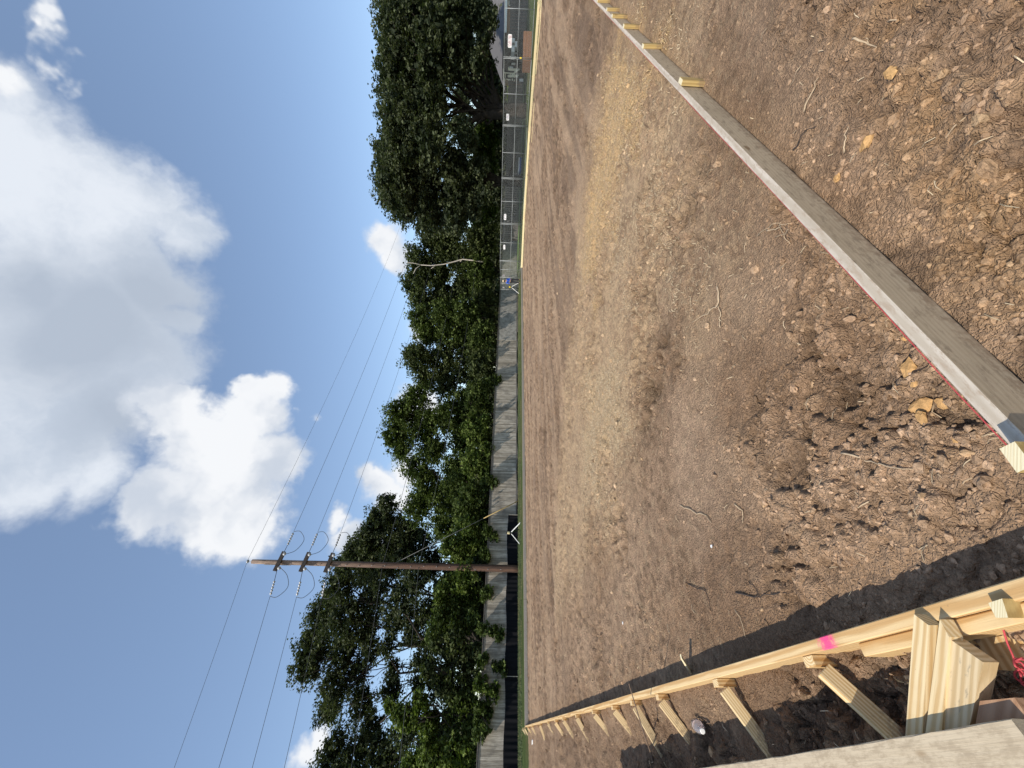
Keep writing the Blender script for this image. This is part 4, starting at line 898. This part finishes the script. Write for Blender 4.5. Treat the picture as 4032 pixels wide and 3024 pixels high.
tree('shadowy tree filling the gap under the great oak limbs', [(1010,120,34),(1012,165,34),(1000,205,30),(1005,250,30),(985,275,26),(1035,190,26)], 66, 300, OAKC, 7, .22, .3, depth=.3, clump=.8)
# dead white branch
dm = MB(); Yq = 50
def dl_(pts, r): dm.tube([Vector(map(float, A(1100+x*.4973, 700+y*.4973, Yq))) for x, y in pts], [r*(1-.6*i/len(pts)) for i in range(len(pts))], 6)
dl_([(1615,665),(1540,655),(1450,645),(1380,665),(1300,685),(1200,695),(1120,690)], .10); dl_([(1120,690),(1080,720),(1060,760)], .05); dl_([(1130,690),(1060,675),(1010,672)], .05); dl_([(1450,645),(1430,665)], .05); dl_([(1240,692),(1200,720)], .04)
o = dm.build('dead_branch', mat_plain('bleached_wood', (.42,.38,.32), .9), None, True); props(o, 'bare bleached dead limb rising among the ragged trees', 'branch')
# vines over the fence
vn = ['vine trailing down beside the pole on its left', 'vine with long shoots left of the pole', 'leafy vine clump above the second silt post', 'yellowish vine hanging lowest on the boards', 'small vine tuft near the left end', 'vine tuft at the far left of the fence', 'vine spilling beside the tripod', 'thin vine right of the tripod', 'vine curtain right of the guy wire', 'short vine near mid fence']
vp = [(1655,230,40,4),(1745,560,55,4),(1760,790,55,4),(1700,1010,60,4),(1650,1160,50,4),(1620,1330,50,4),(1700,1320,50,3),(1640,1500,40,3),(1700,910,50,3),(1740,100,30,3)]
for lab, (zx, zy, r, zz) in zip(vn, vp):
    px = 1100+zx*.4973; py = (2224 if zz == 4 else 1450)+zy*.4973
    # point on the fence plane
    rr3 = ray(px, py); nn = nR; kk = (nn@(FP)+.25)/(nn@rr3[:2]); q = rr3[:2]*kk; z = EYE+rr3[2]*kk; rm = r*.4973/F*np.linalg.norm(q)*.9
    T = empty('vine', (float(q[0]), float(q[1]), 0), label=lab, cat='vine')
    lob = [(random.uniform(-.2,.2)*dR[0], 0, float(z), rm), (random.uniform(-.4,.4), .05, float(z)+rm*.9, rm*.8), (dR[0]*random.uniform(-.5,.5), .1, FH+.05, rm)]
    foliage('leaves', lob, 26, .12, BRT if 'yellow' in lab else GRN, T, .2)
    m = MB(); m.tube([(0,.05,FH), (.05,-.02,float(z))], [.02,.008], 5); m.build('stem', BARK, T)
print('leaves', TOTAL[0])
# turf blades beyond the far form
GV = np.array([[-.5,0,0],[.5,0,0],[.1,.25,1.0]]); GF = np.array([[0,1,2]])
print('LEAFSUM', TOTAL[0]); n = 60000; tq = rng.uniform(-8, 62, n)**1.0; wq = rng.uniform(.45, 4.6, n); Pq = np.stack([FP[0]+dR[0]*tq+nR[0]*wq, FP[1]+dR[1]*tq+nR[1]*wq], -1)
ok = poly_sd(Pq[:, 0], Pq[:, 1], PAD) < -.08; Pq = Pq[ok]; n = len(Pq)
Cq = np.where((fbm(Pq[:, 0], Pq[:, 1], 9) > .56)[:, None], np.array([.14,.14,.055]), np.array([.075,.105,.035]))*rng.uniform(.6, 1.3, (n, 1))
m_, g_, b_ = mat_new('turf_blades'); g_.put(b_.inputs['Base Color'], g_.n('ShaderNodeVertexColor', layer_name='col').outputs[0]); b_.inputs['Roughness'].default_value = .7
scatter('grass', GV, GF, np.column_stack([Pq, np.full(n, .02)]), np.stack([np.full(n, .03), np.full(n, .05), rng.uniform(.03, .08, n)], -1), rand_rot(n, .12), Cq, m_, 'green turf strip between the grey form and the board fence', 'grass')
# ------------------------------------------------------------------ survey tripods, worker
def tripod(px, foot1, foot2, apex, Yd, label, inst):
    f1 = A(foot1[0], foot1[1], Yd); f2 = A(foot2[0], foot2[1], Yd); ap = A(apex[0], apex[1], Yd+.25); base = Vector((float(ap[0]), float(ap[1]), 0))
    t = empty('tripod', base); props(t, label, 'tripod'); a = Vector(map(float, ap)) - base
    for f in (f1, f2):
        m = MB(); q = Vector((float(f[0]), float(f[1]), .03))-base; m.tube([a, q], [.03,.028], 4); m.build('leg', WHITEP, t)
    m = MB(); m.tube([a, Vector((a.x, a.y+.7, .03))], [.04,.03], 4); m.build('leg', mat_plain('olive_leg', (.06,.08,.035), .6), t)
    m = MB(); m.lathe([(.02,-.05),(.09,-.04),(.10,0),(.07,.03)], 10, None, a); hd = m.build('head', BLACKP, t)
    m = MB(); m.lathe([(.05,.03),(.085,.05),(.09,.12),(.085,.2),(.05,.22)], 12, None, a); i_ = m.build('instrument', YELLOWP if inst else mat_plain('tan_plastic', (.5,.42,.25), .5), t)
    m = MB(); m.lathe([(.05,.22),(.06,.23),(.06,.27),(.03,.28)], 12, None, a); m.build('lens_cap', BLACKP, t)
tripod(None, (2050,2057), (2049,2143), (2010,2098), 25.9, 'white legged tripod with small head standing on the turf right of the pole', False)
tripod(None, (2043,1113), (2044,1157), (2012,1130), 43.0, 'white legged tripod with yellow instrument beside the worker in blue', True)
WY = 42.0; wb_ = A(2047, 1107, WY); wp = empty('person', (float(wb_[0]), float(wb_[1]), 0)); props(wp, 'worker in straw hat, bright blue shirt and dark trousers, bending slightly toward the tripod', 'person')
def skin_mesh(name, joints, bones, mat, root=0, sub=2):
    me = bpy.data.meshes.new(name); me.from_pydata([j[0] for j in joints], bones, []); ob = bpy.data.objects.new('tmp', me); COL.objects.link(ob)
    md = ob.modifiers.new('s', 'SKIN'); ss = ob.modifiers.new('u', 'SUBSURF'); ss.levels = sub; ss.render_levels = sub
    for i, j in enumerate(joints): sv = me.skin_vertices[0].data[i]; sv.radius = j[1]; sv.use_root = (i == root)
    bpy.context.view_layer.update(); m2 = bpy.data.meshes.new_from_object(ob.evaluated_get(bpy.context.evaluated_depsgraph_get())); bpy.data.objects.remove(ob)
    m2.name = name; m2.materials.clear(); m2.materials.append(mat); m2.shade_smooth()
    o = bpy.data.objects.new(name, m2); COL.objects.link(o); o.parent = wp; return o
SKIN = mat_plain('tan_skin', (.34,.20,.13), .6, var=.05)
J = [((0,0,.98),(.13,.10)), ((-.03,-.03,1.25),(.14,.10)), ((-.05,-.06,1.43),(.15,.09)), ((-.06,-.08,1.54),(.055,.055)), ((-.07,-.10,1.62),(.08,.09)), ((-.07,-.11,1.72),(.085,.095)),
     ((.12,-.03,1.42),(.055,.055)), ((.20,.0,1.18),(.042,.042)), ((.14,-.16,1.0),(.032,.032)), ((.11,-.22,.96),(.03,.04)), ((-.23,-.08,1.42),(.055,.055)), ((-.31,-.10,1.18),(.042,.042)), ((-.30,-.28,1.06),(.032,.032)), ((-.30,-.35,1.04),(.03,.04)),
     ((.10,0,.92),(.085,.085)), ((.13,-.02,.50),(.06,.06)), ((.15,.04,.09),(.045,.045)), ((.15,-.14,.04),(.045,.035)), ((-.10,0,.92),(.085,.085)), ((-.13,.0,.50),(.06,.06)), ((-.16,.06,.09),(.045,.045)), ((-.17,-.12,.04),(.045,.035))]
B = [(0,1),(1,2),(2,3),(3,4),(4,5),(2,6),(6,7),(7,8),(8,9),(2,10),(10,11),(11,12),(12,13),(0,14),(14,15),(15,16),(16,17),(0,18),(18,19),(19,20),(20,21)]
skin_mesh('body', J, B, SKIN)
pad = lambda j, e: (j[0], (j[1][0]+e, j[1][1]+e))
ids = [0,1,2,6,7,8,10,11,12]; mp_ = {a: i for i, a in enumerate(ids)}
skin_mesh('shirt', [pad(J[i], .022) for i in ids], [(mp_[a], mp_[b]) for a, b in B if a in mp_ and b in mp_], mat_plain('blue_shirt', (.03,.10,.48), .8))
ids = [0,14,15,16,18,19,20]; mp_ = {a: i for i, a in enumerate(ids)}
skin_mesh('trousers', [pad(J[i], .022) for i in ids], [(mp_[a], mp_[b]) for a, b in B if a in mp_ and b in mp_], mat_plain('dark_trousers', (.03,.032,.04), .85))
m = MB(); m.lathe([(.001,1.86),(.06,1.855),(.09,1.83),(.10,1.775),(.21,1.76),(.21,1.752),(.095,1.755)], 20, None, (-.07,-.11,-.03)); m.build('straw_hat', mat_plain('straw_hat', (.72,.58,.38), .8), wp, True)
m = MB()
for s in (-1,1): m.box((-.07+s*.03, -.205, 1.69), (.008,.006,.005))
m.build('eyes', BLACKP, wp); m = MB(); m.add([(-.085,-.195,1.64),(-.055,-.195,1.64),(-.07,-.225,1.645),(-.07,-.195,1.69)], [[0,1,2],[1,3,2],[3,0,2]]); m.build('nose', SKIN, wp)
# ------------------------------------------------------------------ yard beyond the chain link
ROOFM = mat_plain('grey_shingles', (.13,.125,.125), .9, scale=20, var=.2); BRICKM = mat_plain('brown_brick', (.30,.17,.12), .9, scale=12, var=.25)
def house(label, px0, px1, Yd, eave, ridge, hip, wallm, depth=9):
    a = A(2020, px0, Yd); b = A(2020, px1, Yd); x0, x1 = float(b[0]), float(a[0]); h = empty('house', ((x0+x1)/2, Yd+depth/2, 0), label=label, cat='house'); hw = (x1-x0)/2; hd = depth/2
    m = MB(); m.box((0,0,eave/2), (hw, hd, eave/2)); m.build('wall', wallm, h)
    o = .5; m = MB(); R0_ = Vector((-hw+hip, 0, ridge)); R1_ = Vector((hw-hip, 0, ridge)); V_ = [(-hw-o,-hd-o,eave-.1),(hw+o,-hd-o,eave-.1),(hw+o,hd+o,eave-.1),(-hw-o,hd+o,eave-.1),R0_,R1_]
    m.add(V_, [[0,1,5,4],[1,2,5],[2,3,4,5],[3,0,4],[3,2,1,0]]); m.build('roof', ROOFM, h)
    for y_ in (-hd-o-.03,): m = MB(); m.box((0,y_,eave-.12), (hw+o,.03,.14)); m.build('fascia', WHITEP, h)
    for s in (-.55, .1, .6):
        m = MB(); m.box((s*hw, -hd-.03, 1.5), (.6,.03,.7)); w = m.build('window', WHITEP, h); m = MB(); m.box((s*hw, -hd-.065, 1.5), (.52,.01,.62)); m.build('pane', mat_plain('dark_glass', (.03,.035,.04), .15), w)
    return h
house('house with grey hip roof showing under the oak limbs', 205, 400, 72, 3.2, 5.4, 5.5, BRICKM)
house('brick house with white gable trim cut by the right edge of the picture', -420, 128, 50, 2.6, 6.0, 5.0, BRICKM)
GREENM = mat_plain('dark_green_metal', (.02,.07,.04), .6); 
sb1 = empty('metal_gate_rack', v3(A(2040, 300, 40), 0), label='rack of cream metal tube frames standing behind the chain link', cat='rack'); ro = Vector(sb1.location)
def rk(name, pts, r, mt=CREAMP): m = MB(); m.tube([Vector(map(float, A(1900+x*.104, 160+y*.104, 40)))-ro for x, y in pts], r, 6); return m.build(name, mt, sb1)
for (a, b) in (((985,1000),(985,1110)),((985,1110),(1330,1140)),((990,1060),(1290,1080)),((1000,1085),(1290,1105)),((785,1070),(785,1400)),((785,1215),(1200,1240)),((860,1240),(860,1390)),((970,1310),(1380,1310)),((970,1340),(1320,1345)),((970,1375),(1300,1375)),((1220,1160),(1210,1400)),((1050,1250),(1060,1400)),((970,1310),(970,1375)),((1320,1310),(1320,1380))): rk('frame_tube', [a, b], .05)
rk('diagonal_tube', [(1400,1080),(1340,1120),(1120,1290)], .07)
for (a, b) in (((780,1440),(780,1530)),((850,1440),(850,1530)),((985,1460),(985,1510)),((1125,1440),(1125,1510)),((1200,1480),(1200,1540)),((900,1460),(1060,1490))): rk('short_tube', [a, b], .04)
cart = empty('utility_cart', v3(A(2040, 190, 41), 0), label='white utility cart body with dark wheel behind the large sign', cat='cart'); co = Vector(cart.location)
def A2(x, y, Yd=41): return Vector(map(float, A(1900+x*.104, 160+y*.104, Yd)))-co
m = MB(); c0 = A2(1150, 400); m.box(c0, (.45,.5,.16)); c1 = A2(1160, 190); m.box(c1, (.35,.5,.14)); m.build('cart_body', WHITEP, cart)
m = MB(); m.box(A2(1260, 260), (.30,.4,.12)); m.build('cart_bed', WHITEP, cart); m = MB(); m.tube([A2(1240,210), A2(1240,210)+Vector((0,.12,0))], .22, 14); m.build('wheel', BLACKP, cart)
m = MB(); m.tube([A2(1250,330), A2(1250,330)+Vector((0,.12,0))], .22, 14); m.build('wheel', BLACKP, cart)
for q_ in ((1190,630,.07),(1100,610,.06),(1170,880,.08),(1090,1010,.07),(1465,1500,.13)):
    m = MB(); p = Vector(map(float, A(1900+q_[0]*.104, 160+q_[1]*.104, 42))); m.lathe([(q_[2],-.2),(q_[2]*1.05,0),(q_[2]*.9,.2)], 10, None, p)
    o = m.build('pail', WHITEP); props(o, {.07:'white pail beside the utility cart behind the chain link',.06:'smaller white pail just above the cart side pail',.08:'white pail alone before the dark shed',.13:'big pale bucket low beyond the cream racks'}.get(q_[2]) if q_[0] != 1090 else 'white pail at the edge of the cream rack', 'pail', 'white pails behind the chain link fence')
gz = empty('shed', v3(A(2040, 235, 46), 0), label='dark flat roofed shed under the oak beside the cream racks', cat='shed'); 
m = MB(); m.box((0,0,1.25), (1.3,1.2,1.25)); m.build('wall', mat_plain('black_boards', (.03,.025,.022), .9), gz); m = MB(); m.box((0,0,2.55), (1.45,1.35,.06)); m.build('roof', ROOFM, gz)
pl_ = empty('planter', v3(A(2060, 180, 31), 0), label='long low brown timber planter bed just behind the chain link', cat='planter'); a = A(2060, 125, 31); b = A(2060, 236, 31); hw = float(a[0]-b[0])/2
for z in (.12, .34, .56):
    m = MB(); m.box((0,0,z), (hw, .05, .1)); m.build('side_board', mat_plain('rust_brown_boards', (.20,.10,.055), .85), pl_)
for s in (-1, 1): m = MB(); m.box((s*hw, .6, .34), (.05,.6,.32)); m.build('end_board', mat_plain('rust_brown_end', (.20,.10,.055), .85), pl_)
m = MB(); m.box((0,.6,.55), (hw-.06,.54,.05)); m.build('soil_fill', CLODM, pl_)
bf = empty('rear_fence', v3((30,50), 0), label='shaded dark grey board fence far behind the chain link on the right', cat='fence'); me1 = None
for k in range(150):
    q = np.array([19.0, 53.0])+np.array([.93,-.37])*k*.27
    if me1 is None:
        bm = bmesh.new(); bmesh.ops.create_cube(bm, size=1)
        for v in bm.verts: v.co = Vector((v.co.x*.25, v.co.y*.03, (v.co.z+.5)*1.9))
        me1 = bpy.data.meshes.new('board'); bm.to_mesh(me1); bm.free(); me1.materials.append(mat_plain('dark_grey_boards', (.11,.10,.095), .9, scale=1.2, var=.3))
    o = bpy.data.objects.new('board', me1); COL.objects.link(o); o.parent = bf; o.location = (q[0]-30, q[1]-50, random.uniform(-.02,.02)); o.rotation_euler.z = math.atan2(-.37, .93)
# sunlit lawn strip, path
LAWN = mat_plain('sunlit_lawn', (.12,.19,.05), .9, scale=6, var=.3)
def sheet(name, pts, z, mt): m = MB(); P = [(float(p[0]), float(p[1]), z) for p in pts]; m.add(P, [list(range(len(P)))]); o = m.build(name, mt); props(o, kind='structure'); return o
sheet('lawn', [(13.5,47),(34,44),(60,46),(60,62),(30,64),(14,56)], .12, LAWN)
sheet('path', [(27,26.5),(40,25),(60,28),(60,29.4),(40,26.6),(27.5,28.2)], .125, mat_plain('tan_path', (.33,.25,.19), .9))
# swing seat by the fence, dark awning with blue cushion
sw = empty('garden_swing', v3(A(2050, 660, 44), 0), label='dark canopied garden swing with blue cushion behind the chain link', cat='swing')
m = MB(); m.box((0,0,1.15), (1.2,.6,.10), Matrix.Rotation(.25, 3, 'Y')); m.build('canopy', mat_plain('dark_brown_canvas', (.05,.03,.025), .9), sw)
m = MB(); m.box((.1,-.1,.45), (.8,.3,.05)); m.build('seat', WHITEP, sw); m = MB(); m.box((.1,-.15,.30), (.75,.3,.10)); m.build('cushion', mat_plain('blue_cushion', (.05,.09,.25), .8), sw)
for s in (-1, 1): m = MB(); m.tube([(s*1.05,0,0),(s*.95,0,1.1)], .03, 6); m.build('leg', GREENM, sw)
hd_ = empty('hedge', v3(A(2040, 330, 62), 0), label='clipped green hedge in front of the grey roofed house', cat='hedge')
foliage('crown', [(x_, 0, 1.2, 1.3) for x_ in np.arange(-4, 4.5, 1.1)], 14, .2, BRT, hd_, .4)
# tall dark planting that closes the view beyond the fence line
bk = []
for i, (x_, y_) in enumerate([(30,78),(38,80),(46,76),(54,70),(62,66),(20,74),(9,66),(-4,66),(-14,52),(-24,44),(-34,34)]):
    T = empty('tree', (x_, y_, 0), label=['distant dark tree seen through the gaps under the oak limbs','distant dark tree closing the gap behind the chain link fence','dark background tree beyond the cream racks','dark background tree beyond the brick house','dark background tree outside the right edge','background tree behind the ragged trees','background tree behind the rounded light tree','background tree behind the tallest green tree','background tree behind the pole','background tree behind the huge oak','background tree behind the left edge tree'][i], cat='tree')
    foliage('crown', [(0,0,3.4,3.6),(3.6,0,3.2,3.2),(-3.6,.5,3.2,3.4),(0,0,6.4,3.2),(2.5,0,5.6,2.6),(-2.6,0,5.8,2.6)], 6, .36, OAKC, T, .9)
    m = MB(); m.tube([(0,0,-.1),(.1,0,2),(.2,.1,5)], [.35,.28,.1], 8); m.build('trunk', BARK, T, True)
# clean stray paper litter on the soil
for (px, py, lab) in ((2462,2452,'crumpled white paper scrap on the far left soil'), (2808,2150,'pinkish white lump in a hollow of the pad'), (2098,2920,'white rag on the spoil beyond the last brace')):
    P = G(px, py, .0); Vn = icoV*(1+.35*rng.normal(0, 1, (len(icoV), 1)))*np.array([.014,.011,.008])*(1 if py < 2900 else 5)
    o = mesh_obj('scrap', Vn + np.array([P[0], P[1], hz(P[0], P[1])+.015]), [list(map(int, f)) for f in icoF], WHITEP); props(o, lab, 'litter')
